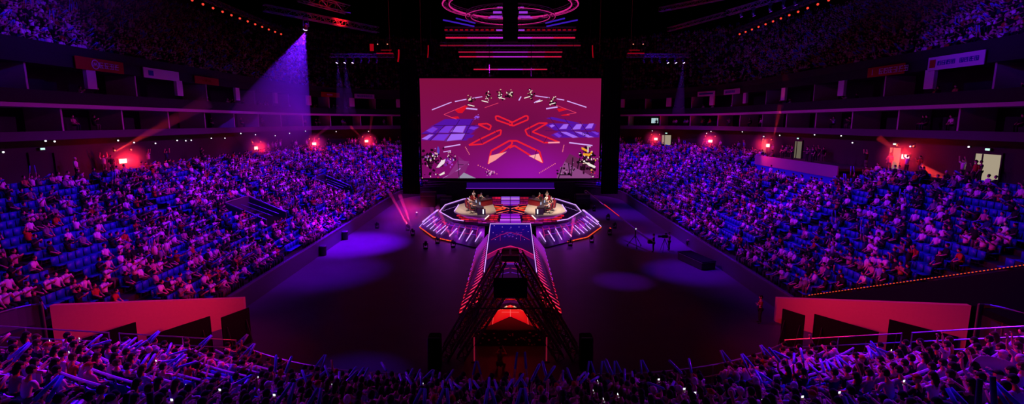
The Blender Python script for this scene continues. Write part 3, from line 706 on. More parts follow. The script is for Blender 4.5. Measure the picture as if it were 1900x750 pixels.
for s in (-1, 1):
    mb = MB(); q = []
    for y in (YA - 4.0, 30.5): q += [(s * (rw(y) + .02), y, rz(y) - .05), (s * 3.25, y, 0.05), (s * 3.25, y, 0.0), (s * (rw(y) + .02), y, 0.0)]
    mb.hexa(q); mb.build('flank', mat('flank mesh', (0.07, 0.02, 0.06), 0.4), run)
    for k in range(26):
        y = YA - 4.2 - k * 0.66; z = rz(y)
        f = k / 25; col = mixc((120, 20, 150), (205, 30, 48), f)
        mb = MB(); mb.tube((s * (rw(y) + .12), y, z - .02), (s * 3.2, y - 0.1, 0.12), 0.028, n=5); mb.build('light_bar', EM.setdefault('fl%d' % (k // 4), emat('flank led', lin(mixc((120, 20, 150), (205, 30, 48), (k // 4) / 6)), 2.0 + .9 * (k // 4) / 6)), run)
        if k % 2 == 0:
            mb = MB(); mb.tube((s * 3.22, y, 0.1), (s * 3.22, y - .5, 0.1), 0.03, n=5); mb.build('edge_led', EM['violetdim'] if k < 16 else EM['redd'], run)
    mb = MB(); mb.path([(s * rw(y), y, rz(y) + .05) for y in YS if y >= 36], 0.03, n=6); mb.build('edge_light', EM['violet'], run)
pic = Pic(lambda px, py: None, (0, 0, 1), 0.0002)
def rp(px, py):
    y = 40.0
    for _ in range(12):
        y = at_z(px, py, rz(y)).y
    p = at_z(px, py, rz(y)); w = rw(p.y) - .06; return Vector((max(-w, min(w, p.x)), max(YB + .05, min(YA - .05, p.y)), p.z + 0.004))
pic.place = rp
def bgr(u, v):
    c = mixc((24, 3, 128), (42, 4, 62), min(1, v * 4.5)); c = mixc(c, (46, 4, 30), max(0, min(1, v * 2.2 - .8))); return mixc(c, (26, 0, 6), max(0, v * 2.5 - 1.5) if v < 1 else 1)
pic.grid(890, 1004, 417, 612, 8, 26, bgr)
for x, y in ((917, 419), (932, 421.5), (948, 422), (963, 421.5), (977, 420), (958, 442.5), (919, 445), (973, 445), (980, 430), (915, 432)): pic.poly([(x - .7, y - .6), (x + .7, y - .6), (x + .7, y + .6), (x - .7, y + .6)], (170, 110, 230))
for k in range(40):
    x, y = 947 + RND.gauss(0, 14), 434 + RND.gauss(0, 3.4); pic.line((x - 1.6, y), (x + 1.6, y - .6), .7, RND.choice([(150, 30, 150), (110, 20, 120), (90, 40, 190)]))
for s in (1, -1):
    X = lambda x: CX + s * x
    pic.lines([(X(0), 431.5), (X(17), 436), (X(36), 446)], 1.1, (150, 16, 100)); pic.line((X(19), 436), (X(19), 447), .8, (150, 16, 120))
    pic.poly([(X(0), 457), (X(44), 473), (X(46), 483), (X(24), 471), (X(0), 463)], (128, 10, 84)); pic.lines([(X(0), 457), (X(21), 462.5), (X(44), 473.5)], 1.6, (225, 26, 110))
    pic.line((X(21), 462), (X(22), 473), .9, (225, 40, 150)); pic.line((X(0), 463), (X(24), 471), .9, (190, 24, 130))
    for k, y in enumerate((490, 498, 506, 520, 530)): pic.line((X(2), y), (X(28 - k), y + 5), 1.2, ((120, 20, 130), (150, 22, 90), (90, 20, 170), (140, 16, 70), (110, 10, 60))[k])
    # red lit chevron close to the gate
    pic.poly([(X(0), 548), (X(16), 553), (X(22), 566), (X(0), 562)], (70, 6, 60))
    pic.poly([(X(0), 567), (X(31), 581), (X(34), 603), (X(0), 588)], None, [(255, 40, 34), (228, 8, 20), (190, 4, 14), (232, 8, 22)])
    pic.poly([(X(31), 581), (X(56), 612), (X(34), 603)], (130, 4, 10))
    pic.lines([(X(0), 567), (X(31), 581), (X(33), 603)], 1.2, (255, 60, 60)); pic.line((X(6), 569), (X(15), 574.5), 2.2, (255, 190, 150)); pic.line((X(0), 580), (X(16), 580), .7, (255, 90, 90))
    pic.poly([(X(0), 589), (X(36), 605), (X(50), 614), (X(0), 622)], None, [(80, 2, 5), (60, 1, 4), (28, 0, 2), (34, 0, 2)])
pic.line((947, 568), (947, 589), .8, (255, 120, 110))
pic.mb.build('led_floor', M['vlight'], run, fix=False)
mb = MB()  # pale hardware bits put in for the glitter at the runway end
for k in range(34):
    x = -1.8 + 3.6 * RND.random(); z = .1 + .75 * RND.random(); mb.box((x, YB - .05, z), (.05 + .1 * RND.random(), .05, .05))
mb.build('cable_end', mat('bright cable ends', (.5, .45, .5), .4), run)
# ------------------------------------------------------------------ people
def skin(name, pts, edges, rad, sub=1):
    """one continuous surface grown over a skeleton of joints; pts[0] is the pelvis"""
    me = bpy.data.meshes.new(name); me.from_pydata(pts, edges, []); o = bpy.data.objects.new(name, me); C.objects.link(o)
    sk = o.modifiers.new('s', 'SKIN'); sk.use_smooth_shade = True; sk.branch_smoothing = 0.6
    if sub:
        ss = o.modifiers.new('d', 'SUBSURF'); ss.levels = sub; ss.render_levels = sub
    for i, d in enumerate(me.skin_vertices[0].data):
        r = rad[i]; d.radius = r if hasattr(r, '__len__') else (r, r); d.use_root = (i == 0)
    dg = bpy.context.evaluated_depsgraph_get(); dg.update()
    out = bpy.data.meshes.new_from_object(o.evaluated_get(dg)); bpy.data.objects.remove(o); bpy.data.meshes.remove(me)
    vs = [v.co.copy() for v in out.vertices]; fs = [tuple(p.vertices) for p in out.polygons]; bpy.data.meshes.remove(out)
    return vs, fs
V = Vector
def pose(kind):
    """joints of a person facing +Y; seated on a 0.45 m seat or standing"""
    j = {}
    if kind.startswith('stand') or kind in ('crouch', 'operate'):
        j.update(pel=V((0, 0, .95)), bel=V((0, .01, 1.12)), che=V((0, 0, 1.32)), nb=V((0, -.01, 1.47)), head=V((0, .03, 1.64)))
        for s, n in ((-1, 'L'), (1, 'R')):
            j['sh' + n] = V((s * .18, -.01, 1.41)); j['hip' + n] = V((s * .09, 0, .9)); j['kn' + n] = V((s * .11, .02, .5)); j['an' + n] = V((s * .12, -.02, .08)); j['to' + n] = V((s * .14, .14, .04))
            j['el' + n] = V((s * .25, -.03, 1.13)); j['wr' + n] = V((s * .24, .08, .9))
        if kind == 'crouch':
            j.update(pel=V((0, -.1, .42)), bel=V((0, -.02, .58)), che=V((0, .08, .74)), nb=V((0, .14, .88)), head=V((0, .2, 1.03)))
            for s, n in ((-1, 'L'), (1, 'R')):
                j['sh' + n] = V((s * .18, .12, .83)); j['hip' + n] = V((s * .1, -.1, .4)); j['kn' + n] = V((s * .18, .28, .46 if s < 0 else .2)); j['an' + n] = V((s * .16, .12 if s < 0 else -.15, .08)); j['to' + n] = V((s * .18, .26 if s < 0 else 0, .04))
                j['el' + n] = V((s * .25, .3, .72)); j['wr' + n] = V((s * .1, .42, .9))
        if kind == 'operate':
            for s, n in ((-1, 'L'), (1, 'R')): j['el' + n] = V((s * .26, .1, 1.15)); j['wr' + n] = V((s * .12, .36, 1.2))
        if kind == 'standraise':
            for s, n in ((-1, 'L'), (1, 'R')): j['el' + n] = V((s * .3, .1, 1.55)); j['wr' + n] = V((s * .26, .16, 1.83))
        if kind == 'standphone':
            j['elR'] = V((.22, .16, 1.2)); j['wrR'] = V((.1, .3, 1.4))
        if kind == 'standfold':
            for s, n in ((-1, 'L'), (1, 'R')): j['el' + n] = V((s * .25, .08, 1.15)); j['wr' + n] = V((-s * .06, .2, 1.2))
    else:
        lean = {'lean': .12, 'phone': .05, 'clap': .03}.get(kind, -.03)
        j.update(pel=V((0, -.02, .55)), bel=V((0, -.04 + lean * .2, .72)), che=V((0, -.05 + lean * .7, .92)), nb=V((0, -.05 + lean * 1.2, 1.07)), head=V((0, -.01 + lean * 1.5, 1.24)))
        for s, n in ((-1, 'L'), (1, 'R')):
            j['sh' + n] = V((s * .18, -.05 + lean * 1.1, 1.01)); j['hip' + n] = V((s * .09, 0, .53)); j['kn' + n] = V((s * .12, .38, .53)); j['an' + n] = V((s * .12, .31, .1)); j['to' + n] = V((s * .13, .42, .05))
            j['el' + n] = V((s * .22, .03 + lean, .77)); j['wr' + n] = V((s * .13, .24 + lean * .5, .66))
        if kind == 'clap':
            for s, n in ((-1, 'L'), (1, 'R')): j['el' + n] = V((s * .22, .1, .84)); j['wr' + n] = V((s * .07, .32, 1.0))
        if kind == 'sticks':
            for s, n in ((-1, 'L'), (1, 'R')): j['el' + n] = V((s * .22, .12, .9)); j['wr' + n] = V((s * .16, .34, 1.02))
        if kind == 'raise':
            for s, n in ((-1, 'L'), (1, 'R')): j['el' + n] = V((s * .23, .1, 1.18)); j['wr' + n] = V((s * .2, .14, 1.43))
        if kind == 'oneup':
            j['elR'] = V((.3, .04, 1.2)); j['wrR'] = V((.24, .12, 1.46))
        if kind == 'phone':
            for s, n in ((-1, 'L'), (1, 'R')): j['el' + n] = V((s * .23, .12, .8)); j['wr' + n] = V((s * .06, .3, .95))
        if kind == 'type':
            for s, n in ((-1, 'L'), (1, 'R')): j['el' + n] = V((s * .25, .1, .78)); j['wr' + n] = V((s * .16, .38, .8))
    return j
SKINC = [(0.62, 0.38, 0.27), (0.7, 0.46, 0.34)]
def hand(mb, w, d, s, col, curl=0.9):
    """palm, four unequal bent fingers, thumb from the side of the palm"""
    d = d.normalized(); side = d.cross(V((0, 0, 1)));  side = side.normalized() if side.length > .1 else V((1, 0, 0)); up = side.cross(d)
    rot = Matrix((side, d, up)).transposed()
    mb.ell(w + d * .045, (.038, .05, .016), 8, 4, col, rot)
    for i, L in enumerate((.062, .074, .07, .054)):
        b = w + d * .085 + side * (.027 - .018 * i); m = b + d * L * .55 - up * L * .25 * curl; e = m + d * L * .2 * (1 - curl * .5) - up * L * .5 * curl
        mb.path([b, m, e], [.0095, .0088, .007], 5, col)
    b = w + d * .03 - side * s * .032; mb.path([b, b + d * .03 - side * s * .022 - up * .008, b + d * .055 - side * s * .018 - up * .02], [.011, .0095, .008], 5, col)
def head_mesh(mb, h, col, face=True):
    n, m = 12, 9; vs, fs = [], []
    for k in range(m + 1):
        a = -PI / 2 + PI * k / m; z = math.sin(a)
        for i in range(n):
            an = 2 * PI * i / n; c, s_ = math.cos(an), math.sin(an); w = math.cos(a)
            jaw = 1 - .25 * max(0, -z) ; y = s_ * w * .1 * (1 if s_ < 0 else .95) + (.012 if z < -.3 and s_ > 0 else 0)
            vs.append(h + V((c * w * .078 * jaw, y, z * .12)))
    for k in range(m): fs += [(k * n + i, k * n + (i + 1) % n, (k + 1) * n + (i + 1) % n, (k + 1) * n + i) for i in range(n)]
    mb.add(vs, fs, col)
    if face:
        mb.prism([h + V((-.013, .09, -.03)), h + V((.013, .09, -.03)), h + V((.006, .09, .02)), h + V((-.006, .09, .02))], (0, .022, -.006), col)
        for s in (-1, 1):
            mb.ell(h + V((s * .03, .088, .018)), (.013, .006, .006), 6, 3, (.02, .015, .015)); mb.ell(h + V((s * .08, -.005, 0)), (.01, .022, .032), 6, 4, col)
        mb.ell(h + V((0, .09, -.062)), (.024, .006, .007), 6, 3, (.35, .1, .1))
PARTS = {}
def person_parts(kind, hair='short'):
    """vertex lists for the body, shirt, trousers and hair of one pose"""
    if (kind, hair) in PARTS: return PARTS[kind, hair]
    j = pose(kind)
    names = ['pel', 'bel', 'che', 'nb']; pts = [j[n] for n in names]; ed = [(0, 1), (1, 2), (2, 3)]; rad = [(.115, .095), (.105, .085), (.13, .09), (.06, .06)]
    pts.append(j['nb'].lerp(j['head'], .5)); ed.append((3, 4)); rad.append((.05, .05))
    for n in 'LR':
        b = len(pts); pts += [j['sh' + n], j['sh' + n].lerp(j['el' + n], .5), j['el' + n], j['el' + n].lerp(j['wr' + n], .5), j['wr' + n]]; ed += [(2, b), (b, b + 1), (b + 1, b + 2), (b + 2, b + 3), (b + 3, b + 4)]; rad += [.052, .045, .038, .035, .025]
        b = len(pts); pts += [j['hip' + n], j['hip' + n].lerp(j['kn' + n], .5), j['kn' + n], j['kn' + n].lerp(j['an' + n], .45), j['an' + n], j['to' + n]]; ed += [(0, b), (b, b + 1), (b + 1, b + 2), (b + 2, b + 3), (b + 3, b + 4), (b + 4, b + 5)]; rad += [.085, .07, .052, .05, .036, .03]
    vs, fs = skin('b', pts, ed, rad, 1)
    sk = SKINC[0]
    mb = MB(); mb.add(vs, fs, sk)
    for i, v in enumerate(vs):
        if v.z < .12 and (kind not in ('crouch',) or v.z < .1): mb.c[i] = (.03, .03, .035, 1)
    head_mesh(mb, j['head'], sk)
    for s, n in ((-1, 'L'), (1, 'R')): hand(mb, j['wr' + n], j['wr' + n] - j['el' + n], s, sk)
    # shirt with sleeves to above the elbow
    p2 = [j['pel'] + V((0, 0, .03)), j['bel'], j['che'], j['nb'] - V((0, 0, .025))]; e2 = [(0, 1), (1, 2), (2, 3)]; r2_ = [(.145, .12), (.14, .112), (.16, .112), (.085, .075)]
    for n in 'LR':
        b = len(p2); p2 += [j['sh' + n], j['sh' + n].lerp(j['el' + n], .45), j['sh' + n].lerp(j['el' + n], .8)]; e2 += [(2, b), (b, b + 1), (b + 1, b + 2)]; r2_ += [.07, .066, .062]
    shirt = skin('s', p2, e2, r2_, 1)
    p3 = [j['pel'] - V((0, 0, .0))]; e3 = []; r3 = [(.14, .12)]
    for n in 'LR':
        b = len(p3); p3 += [j['hip' + n], j['hip' + n].lerp(j['kn' + n], .5), j['kn' + n], j['kn' + n].lerp(j['an' + n], .5), j['an' + n] + V((0, 0, .03))]; e3 += [(0, b), (b, b + 1), (b + 1, b + 2), (b + 2, b + 3), (b + 3, b + 4)]; r3 += [.1, .088, .07, .062, .055]
    trou = skin('t', p3, e3, r3, 1)
    h = j['head']; hm = MB()
    if hair == 'cap':
        hm.ell(h + V((0, -.006, .02)), (.088, .112, .112), 12, 5, z0=.15, z1=1); hm.prism([h + V((-.065, .08, .045)), h + V((.065, .08, .045)), h + V((.045, .17, .03)), h + V((-.045, .17, .03))], (0, 0, .012))
    else:
        hm.ell(h + V((0, -.014, .014)), (.088, .106, .118), 12, 5, z0=.0 if hair == 'short' else .0, z1=1)
        hm.ell(h + V((0, -.035, .0)), (.084, .082, .1), 12, 5, z0=-.75, z1=.6)
        if hair == 'long': hm.path([h + V((0, -.07, .02)), h + V((0, -.1, -.1)), h + V((0, -.1, -.24))], [.07, .075, .045], 8)
    PARTS[kind, hair] = (mb, shirt, trou, hm, j)
    return PARTS[kind, hair]
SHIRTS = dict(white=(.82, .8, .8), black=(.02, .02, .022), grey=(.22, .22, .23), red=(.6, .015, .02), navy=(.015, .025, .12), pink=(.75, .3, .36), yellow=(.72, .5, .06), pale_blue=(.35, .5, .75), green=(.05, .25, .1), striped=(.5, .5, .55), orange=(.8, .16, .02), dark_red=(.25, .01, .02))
HAIRC = dict(black=(.012, .01, .01), brown=(.06, .03, .015), red=(.45, .02, .02), white=(.7, .7, .7))
PMESH = {}
def pmesh(part, kind, hair, col, rough=.85):
    k = (part, kind, hair, col)
    if k in PMESH: return PMESH[k]
    b, sh, tr, hm, j = person_parts(kind, hair)
    if part == 'body': me = b.mesh('body', M['vcol'], True)
    else:
        mname = '%s %s' % (part, col); m = bpy.data.materials.get(mname) or mat(mname, (SHIRTS if part != 'hair' else HAIRC)[col], rough, noise=.12, scale=30)
        mb = MB()
        if part == 'hair': mb = hm
        else: mb.add(*(sh if part == 'shirt' else tr))
        me = mb.mesh(part, m, True)
    bm = bmesh.new(); bm.from_mesh(me); bmesh.ops.recalc_face_normals(bm, faces=bm.faces); bm.to_mesh(me); bm.free()
    if part != 'body': me.name = part
    PMESH[k] = me; return me
def person(loc, face, kind, shirt, trousers, label, group=None, hair='short', hcol='black', scale=1.0):
    """face: plan direction the person looks in"""
    rz_ = math.atan2(face.y, face.x) - PI / 2
    r = thing('person', label, 'person', loc, group, rz_); r.scale = (scale,) * 3
    inst('body', pmesh('body', kind, hair, 'skin'), r)
    inst('shirt', pmesh('shirt', kind, hair, shirt), r); inst('trousers', pmesh('trousers', kind, hair, trousers), r)
    inst('cap' if hair == 'cap' else 'hair', pmesh('hair', kind, hair, hcol), r)
    return r

# ---- low detail people and seats for the far crowd, all in two meshes
def crowd_template(j, stick=0, seed=0):
    mb = MB(); slots = []
    def part(slot, fn):
        b = len(mb.v); fn(); slots.extend([slot] * (len(mb.v) - b))
    def ringtube(a, b, r0, r1, n=5): mb.tube(a, b, r0, r1, n, caps=True)
    part(1, lambda: mb.path([j['pel'], j['bel'], j['che'], j['nb']], [.15, .15, .175, .08], 6))
    part(0, lambda: mb.ell(j['head'], (.085, .105, .125), 7, 4))
    part(3, lambda: mb.ell(j['head'] + V((0, -.02, .03)), (.095, .112, .112), 7, 3, z0=-.25, z1=1))
    for n in 'LR':
        part(1, lambda: ringtube(j['sh' + n], j['el' + n], .07, .055)); part(0, lambda: mb.path([j['el' + n], j['wr' + n], j['wr' + n] + (j['wr' + n] - j['el' + n]).normalized() * .14], [.045, .035, .04], 5))
        part(2, lambda: ringtube(j['hip' + n], j['kn' + n], .1, .075)); part(2, lambda: ringtube(j['kn' + n], j['an' + n], .07, .05)); 
    if stick:
        for n in ('L', 'R')[:stick]:
            w = j['wr' + n]; d = (w - j['el' + n]).normalized(); part(4, lambda: mb.tube(w + d * .05 + V((0, 0, .03)), w + d * .55 + V((0.02, 0, .12)), .045, .04, 5))
    return np.array([tuple(v) for v in mb.v], np.float32), mb.f, np.array(slots)
CT = []
for i, (k, s_) in enumerate((('rest', 0), ('lean', 0), ('clap', 0), ('sticks', 2), ('raise', 2), ('oneup', 1), ('phone', 0), ('rest', 1))): CT.append(crowd_template(pose(k), s_, i))
CT_STAND = [crowd_template(pose(k)) for k in ('stand', 'standphone', 'standraise')]
class Mass:
    def __init__(s): s.v, s.l, s.n, s.c, s.off = [], [], [], [], 0
    def add(s, tpl, loc, ang, cols, sc_=1.0):
        v, f, sl = tpl; ca, sa = math.cos(ang), math.sin(ang)
        w = np.empty_like(v); w[:, 0] = (v[:, 0] * ca - v[:, 1] * sa) * sc_ + loc[0]; w[:, 1] = (v[:, 0] * sa + v[:, 1] * ca) * sc_ + loc[1]; w[:, 2] = v[:, 2] * sc_ + loc[2]
        s.v.append(w); s.c.append(np.array(cols, np.float32)[sl])
        for q in f: s.l.extend([i + s.off for i in q]); s.n.append(len(q))
        s.off += len(v)
    def build(s, name, m):
        me = bpy.data.meshes.new(name); v = np.concatenate(s.v); n = np.array(s.n, np.int32); l = np.array(s.l, np.int32)
        me.vertices.add(len(v)); me.vertices.foreach_set('co', v.ravel()); me.loops.add(len(l)); me.loops.foreach_set('vertex_index', l)
        me.polygons.add(len(n)); st = np.concatenate(([0], np.cumsum(n)[:-1])).astype(np.int32); me.polygons.foreach_set('loop_start', st); me.polygons.foreach_set('loop_total', n)
        me.update(calc_edges=True)
        a = me.color_attributes.new('Col', 'FLOAT_COLOR', 'POINT'); c = np.concatenate(s.c); c = np.concatenate([c, np.ones((len(c), 1), np.float32)], 1); a.data.foreach_set('color', c.ravel().astype(np.float32))
        me.materials.append(m); o = bpy.data.objects.new(name, me); C.objects.link(o); return o
PAL = [((.86, .82, .86), 38), ((.012, .012, .015), 40), ((.25, .25, .27), 9), ((.5, .03, .03), 5), ((.02, .03, .12), 6), ((.6, .3, .35), 6), ((.55, .4, .1), 2), ((.3, .42, .65), 6), ((.3, .02, .02), 2)]
PALW = [w for _, w in PAL]
def ccols():
    return [R.choice(SKINC), R.choices(PAL, PALW)[0][0], R.choice([(.015, .015, .02), (.015, .02, .05), (.02, .02, .02), (.12, .1, .09)]), R.choices([(.012, .01, .01), (.06, .03, .02), (.6, .6, .6), (.4, .02, .02)], [20, 4, 1, .6])[0], (.15, .18, .85)]

# seat: back shell, pan, pedestal
def seat_parts():
    a, b, c = MB(), MB(), MB()
    vs = []; n = 6
    for y in (0, .035):
        for kz in range(4):
            z = .47 + .13 * kz
            for i in range(n):
                u = -1 + 2 * i / (n - 1); x = u * .22 * (1 - .06 * max(0, kz - 2)); vs.append((x, -.25 - y - .03 * kz + .035 * u * u, z))
    fs = []; q = 4 * n
    for kz in range(3):
        for i in range(n - 1): p = kz * n + i; fs += [(p, p + 1, p + n + 1, p + n), (q + p, q + p + n, q + p + n + 1, q + p + 1)]
    for i in range(n - 1): fs += [(i, q + i, q + i + 1, i + 1), (3 * n + i, 3 * n + i + 1, q + 3 * n + i + 1, q + 3 * n + i)]
    for kz in range(3): fs += [(kz * n, kz * n + n, q + kz * n + n, q + kz * n), (kz * n + n - 1, q + kz * n + n - 1, q + kz * n + 2 * n - 1, kz * n + 2 * n - 1)]
    a.add(vs, fs)
    b.box((0, -.02, .415), (.44, .42, .05), bev=.02)
    c.box((0, -.08, .195), (.08, .22, .39), taper=.7); c.box((0, -.08, .015), (.22, .3, .03))
    return a, b, c
sa, sb_, sc_ = seat_parts()
SEATM = [(n_, b.mesh(n_, m_)) for n_, b, m_ in (('backrest', sa, M['seat']), ('seat_pan', sb_, M['seat']), ('pedestal', sc_, M['seatd']))]
def seat(loc, face, label, group):
    r = thing('stadium_seat', label, 'seat', loc, group, math.atan2(face.y, face.x) - PI / 2)
    for n_, me in SEATM: inst(n_, me, r)
    return r
stp = MB(); stp.box((0, -.28, .66), (.45, .06, .42)); stp.box((0, -.04, .42), (.44, .42, .06))
STP = (np.array([tuple(v) for v in stp.v], np.float32), stp.f, np.zeros(len(stp.v), int))
# ------------------------------------------------------------------ filling the stands
crowd, seats = Mass(), Mass()
SEATC = [(0.015, 0.05, 0.5)]
def fill_far(side, k, t, z, us_a, us_b, occ, pitch=0.54, empty_seats=True, upper=False):
    """one row of the side stands, u from us_a to us_b, left to chance which seats are taken"""
    u = us_a
    while u < us_b:
        if u <= YC: step = pitch
        elif u <= YC + 90: step = math.degrees(pitch / (RC + t))
        else: step = pitch
        p, n = curve(side, u, t); u += step
        pr = project((p.x, p.y, z + 1))
        if pr is None or pr[0] < -90 or pr[0] > 1990 or pr[1] < -60 or pr[1] > 830: continue
        if 790 < pr[0] < 1104 and pr[1] < 340 and not upper: continue      # behind the screen
        al = u % 13.2
        if not upper and u < YC and al < 1.25: continue                     # aisle
        if not upper and YC < u < YC + 90 and (u - YC) % 22 < 2.2: continue
        if not upper and side < 0 and k >= 4 and k < 10 and (abs(u - .54 - 46) < 2.6 or abs(u - .54 - 66) < 2.6): continue
        if not upper and side > 0 and t > 12.1 and 47.0 < u < 65.3: continue
        if not upper and side < 0 and u < 23.2 and t < 5: continue
        o = occ(u, t, p)
        ang = math.atan2(-n.y, -n.x) - PI / 2
        if empty_seats: seats.add(STP, (p.x, p.y, z), ang, SEATC)
        if R.random() < o:
            st = R.random() < (.025 if not upper else .01)
            crowd.add(R.choice(CT_STAND) if st else CT[R.choices(range(8), [5, 3, 3, 2, .4, .4, 1.6, 1.5])[0]], (p.x, p.y, z + (.0 if not st else 0)), ang + R.gauss(0, .18), ccols(), R.uniform(.93, 1.06))
def occ_lower(side):
    def f(u, t, p):
        o = .76 + .12 * math.sin(u * .7 + t * .9) * math.sin(t * .6 + u * .21)
        if side < 0 and u < 36 and t > 6: o -= .34 * min(1, (36 - u) / 8)
        if side < 0 and t > 13 and u < 50: o -= .2
        if side > 0 and u < 44 and t > 5: o -= .3 * min(1, (44 - u) / 10)
        if side > 0 and 36 < u < 52 and 2 < t < 9: o -= .18
        if math.sin(u * 1.1 + t * 1.7) + math.sin(u * .37 - t * 1.3) > 1.35: o -= .5
        return o
    return f
for side in (-1, 1):
    for k in range(NR):
        t = k * PITCHR
        if k == 19: continue
        fill_far(side, k, t + .5, rowz(k), max(u0(side, t), 9) + .9, YC + 97, occ_lower(side))
    for k in range(23):
        t = 17.4 + k * .85
        fill_far(side, k, t + .5, 17.2 + .56 * k, 27, YC + 97, lambda u, tt, p: .8 if u < YC else .7, pitch=.56, empty_seats=False, upper=True)
    # a few guests in the suites and on the concourse
    for lev, tt, zz in ((0, 18.2, 10.95), (1, 18.4, 13.35)):
        u = 33.0
        while u < YC + 80:
            u += R.expovariate(.5) + .5
            if any(abs(u - q) < .9 for q in (34.1, 40.4, 46.7, 53.0, 59.3, 65.6, 71.9, 38.0, 49.0, 60.3, 71.5)) or (u > YC and any(abs(u - YC - q) < 3 for q in (4, 17, 31, 45, 59, 73, 87, 10, 52))): continue
            p, n = curve(side, u, tt + R.uniform(0, .8)); crowd.add(R.choice(CT[:3]), (p.x, p.y, zz + .25), math.atan2(-n.y, -n.x) - PI / 2, ccols())
    u = 30.0
    while u < YC + 80:
        u += R.expovariate(.32) + .4
        p, n = curve(side, u, 18.0 + R.uniform(-.5, .9)); crowd.add(R.choice(CT_STAND), (p.x, p.y, rowz(19)), math.atan2(-n.y, -n.x) - PI / 2 + R.gauss(0, .5), ccols())

# near stand: real seats and people where they show largest
slots = []
for k in range(NNR):
    t = k * PITCHR + .45; span = near_span(t) - .5; s = -span
    while s < span:
        p, n = near_pt(s, t); s += .53
        r_ = NRAD + t; a = max(0, abs(s) - 3.5) / r_
        if abs(a - .3) < .04: continue
        pr = project((p.x, p.y, nearz(k) + 1.2))
        if pr is None: continue
        slots.append((k, s, p, n, pr))
slots.sort(key=lambda q: (q[0], q[1]))
vis = [q for q in slots if -6 < q[4][0] < 1906 and 560 < q[4][1] < 752]
seen_s = sorted((q for q in slots if -10 < q[4][0] < 1910 and 560 < q[4][1] < 768), key=lambda q: q[4][2])
named_seats = set(id(q) for q in seen_s[:300])
ROWN = ['front', 'second', 'third', 'fourth', 'fifth', 'sixth', 'seventh', 'eighth', 'ninth', 'tenth', 'eleventh', 'twelfth', 'thirteenth', 'fourteenth', 'fifteenth']
occd = {}
for q in slots: occd[id(q)] = R.random() < (.93 if q[0] < 2 else .9) and not (q[2].x > 8 and q[0] in (2, 3, 4) and R.random() < .35)
vis_p = sorted((q for q in vis if occd[id(q)]), key=lambda q: q[4][2])
named_p = set(id(q) for q in vis_p[:292])
cntp, cnts = {}, {}
KW = [('rest', 5), ('lean', 3), ('clap', 3), ('sticks', 4), ('raise', .3), ('oneup', .5), ('phone', 2)]
KN = dict(rest='sitting back', lean='leaning forward', clap='clapping', sticks='holding cheer sticks', raise_='', oneup='raising an arm', phone='holding a phone')
KN['raise'] = 'with arms raised'
shirt_names = ['white', 'black', 'grey', 'red', 'navy', 'pink', 'yellow', 'pale_blue', 'striped', 'orange', 'dark_red']; shirt_w = [30, 44, 9, 7, 7, 5, 1, 6, 2, 1, 3]
phone_mb = MB(); phone_mb.box((0, 0, 0), (.075, .009, .15), bev=.004); PHM = phone_mb.mesh('body', M['blackm'])
ps = MB(); ps.box((0, -.006, 0), (.066, .004, .135)); PHS = ps.mesh('screen', EM['phone'])
stick_mb = MB(); stick_mb.path([(0, 0, 0), (0, 0, .03), (0, 0, .52), (0, 0, .56)], [.02, .042, .042, .02], 10); STM = stick_mb.mesh('tube', M['stick'], True)
sv = MB(); sv.tube((0, 0, -.03), (0, 0, .0), .008, n=6); SVM = sv.mesh('valve', M['white'])
fold = {}
nst = 0
for q in slots:
    k, s, p, n, pr = q; z = nearz(k); ang = math.atan2(n.y, n.x) - PI / 2
    if id(q) in named_seats:
        cnts[k] = cnts.get(k, 0) + 1
        seat((p.x, p.y, z), n, 'blue flip seat in the %s row of the near stand, %s from its left end' % (ROWN[k], nth(cnts[k])), 'blue seats of the near stand')
    else: seats.add(STP, (p.x, p.y, z), ang, SEATC)
    if not occd[id(q)]: continue
    if id(q) not in named_p:
        crowd.add(CT[R.choices(range(8), [4, 3, 3, 1.2, .1, .2, 2, 1.2])[0]], (p.x, p.y, z + .02), ang + R.gauss(0, .1), ccols()); continue
    kind = R.choices([a for a, _ in KW], [b for _, b in KW])[0]; sh = R.choices(shirt_names, shirt_w)[0]; hr = R.choices(['short', 'long', 'cap'], [6, 3, 1])[0]
    cntp[k] = cntp.get(k, 0) + 1; idx = nth(cntp[k])
    lab = 'person in %s shirt %s, %s from left, %s near row' % (sh.replace('_', ' '), KN[kind], idx, ROWN[k])
    pos = V((p.x, p.y, z + .03))
    person(pos, n, kind, sh, R.choice(['black', 'navy', 'grey', 'black']), lab, 'spectators in the near stand', hr, R.choices(['black', 'brown', 'red', 'white'], [20, 5, 1, .5])[0] if hr != 'cap' else R.choice(['black', 'red', 'white']))
    j = pose(kind); rotm = Matrix.Rotation(ang, 3, 'Z')
    if kind in ('sticks', 'raise', 'oneup') and nst < 80:
        for c, nm in (('L', 'left'), ('R', 'right')):
            if kind == 'oneup' and c == 'L': continue
            w = j['wr' + c]; d = (w - j['el' + c]).normalized(); dd = (rotm @ (d * .45 + V((R.uniform(-.9, .9), R.uniform(.3, 1.0), R.uniform(-.25, .45))))).normalized()
            g = pos + rotm @ (w + d * .075)
            st = thing('cheer_stick', 'pale blue cheer stick in %s hand of %s person from left, %s near row' % (nm, idx, ROWN[k]), 'cheer stick', g - dd * .1, 'inflatable cheer sticks')
            st.rotation_euler = dd.to_track_quat('Z', 'Y').to_euler()
            inst('tube', STM, st); inst('valve', SVM, st); nst += 1
    if kind == 'phone':
        g = pos + rotm @ (V((0, .36, .99))); ph = thing('phone', 'glowing phone held by %s person from left, %s near row' % (idx, ROWN[k]), 'phone', g, 'phones in the near stand', ang)
        inst('body', PHM, ph); inst('screen', PHS, ph)
tag(seats.build('stadium_seating', vmat('blue seat shells', .45, spec=.4)), 'rows of blue flip seats filling the side stands', 'seats', kind='stuff')
tag(crowd.build('crowd', M['vcol']), 'dense crowd of spectators filling the side and upper stands', 'crowd', kind='stuff')
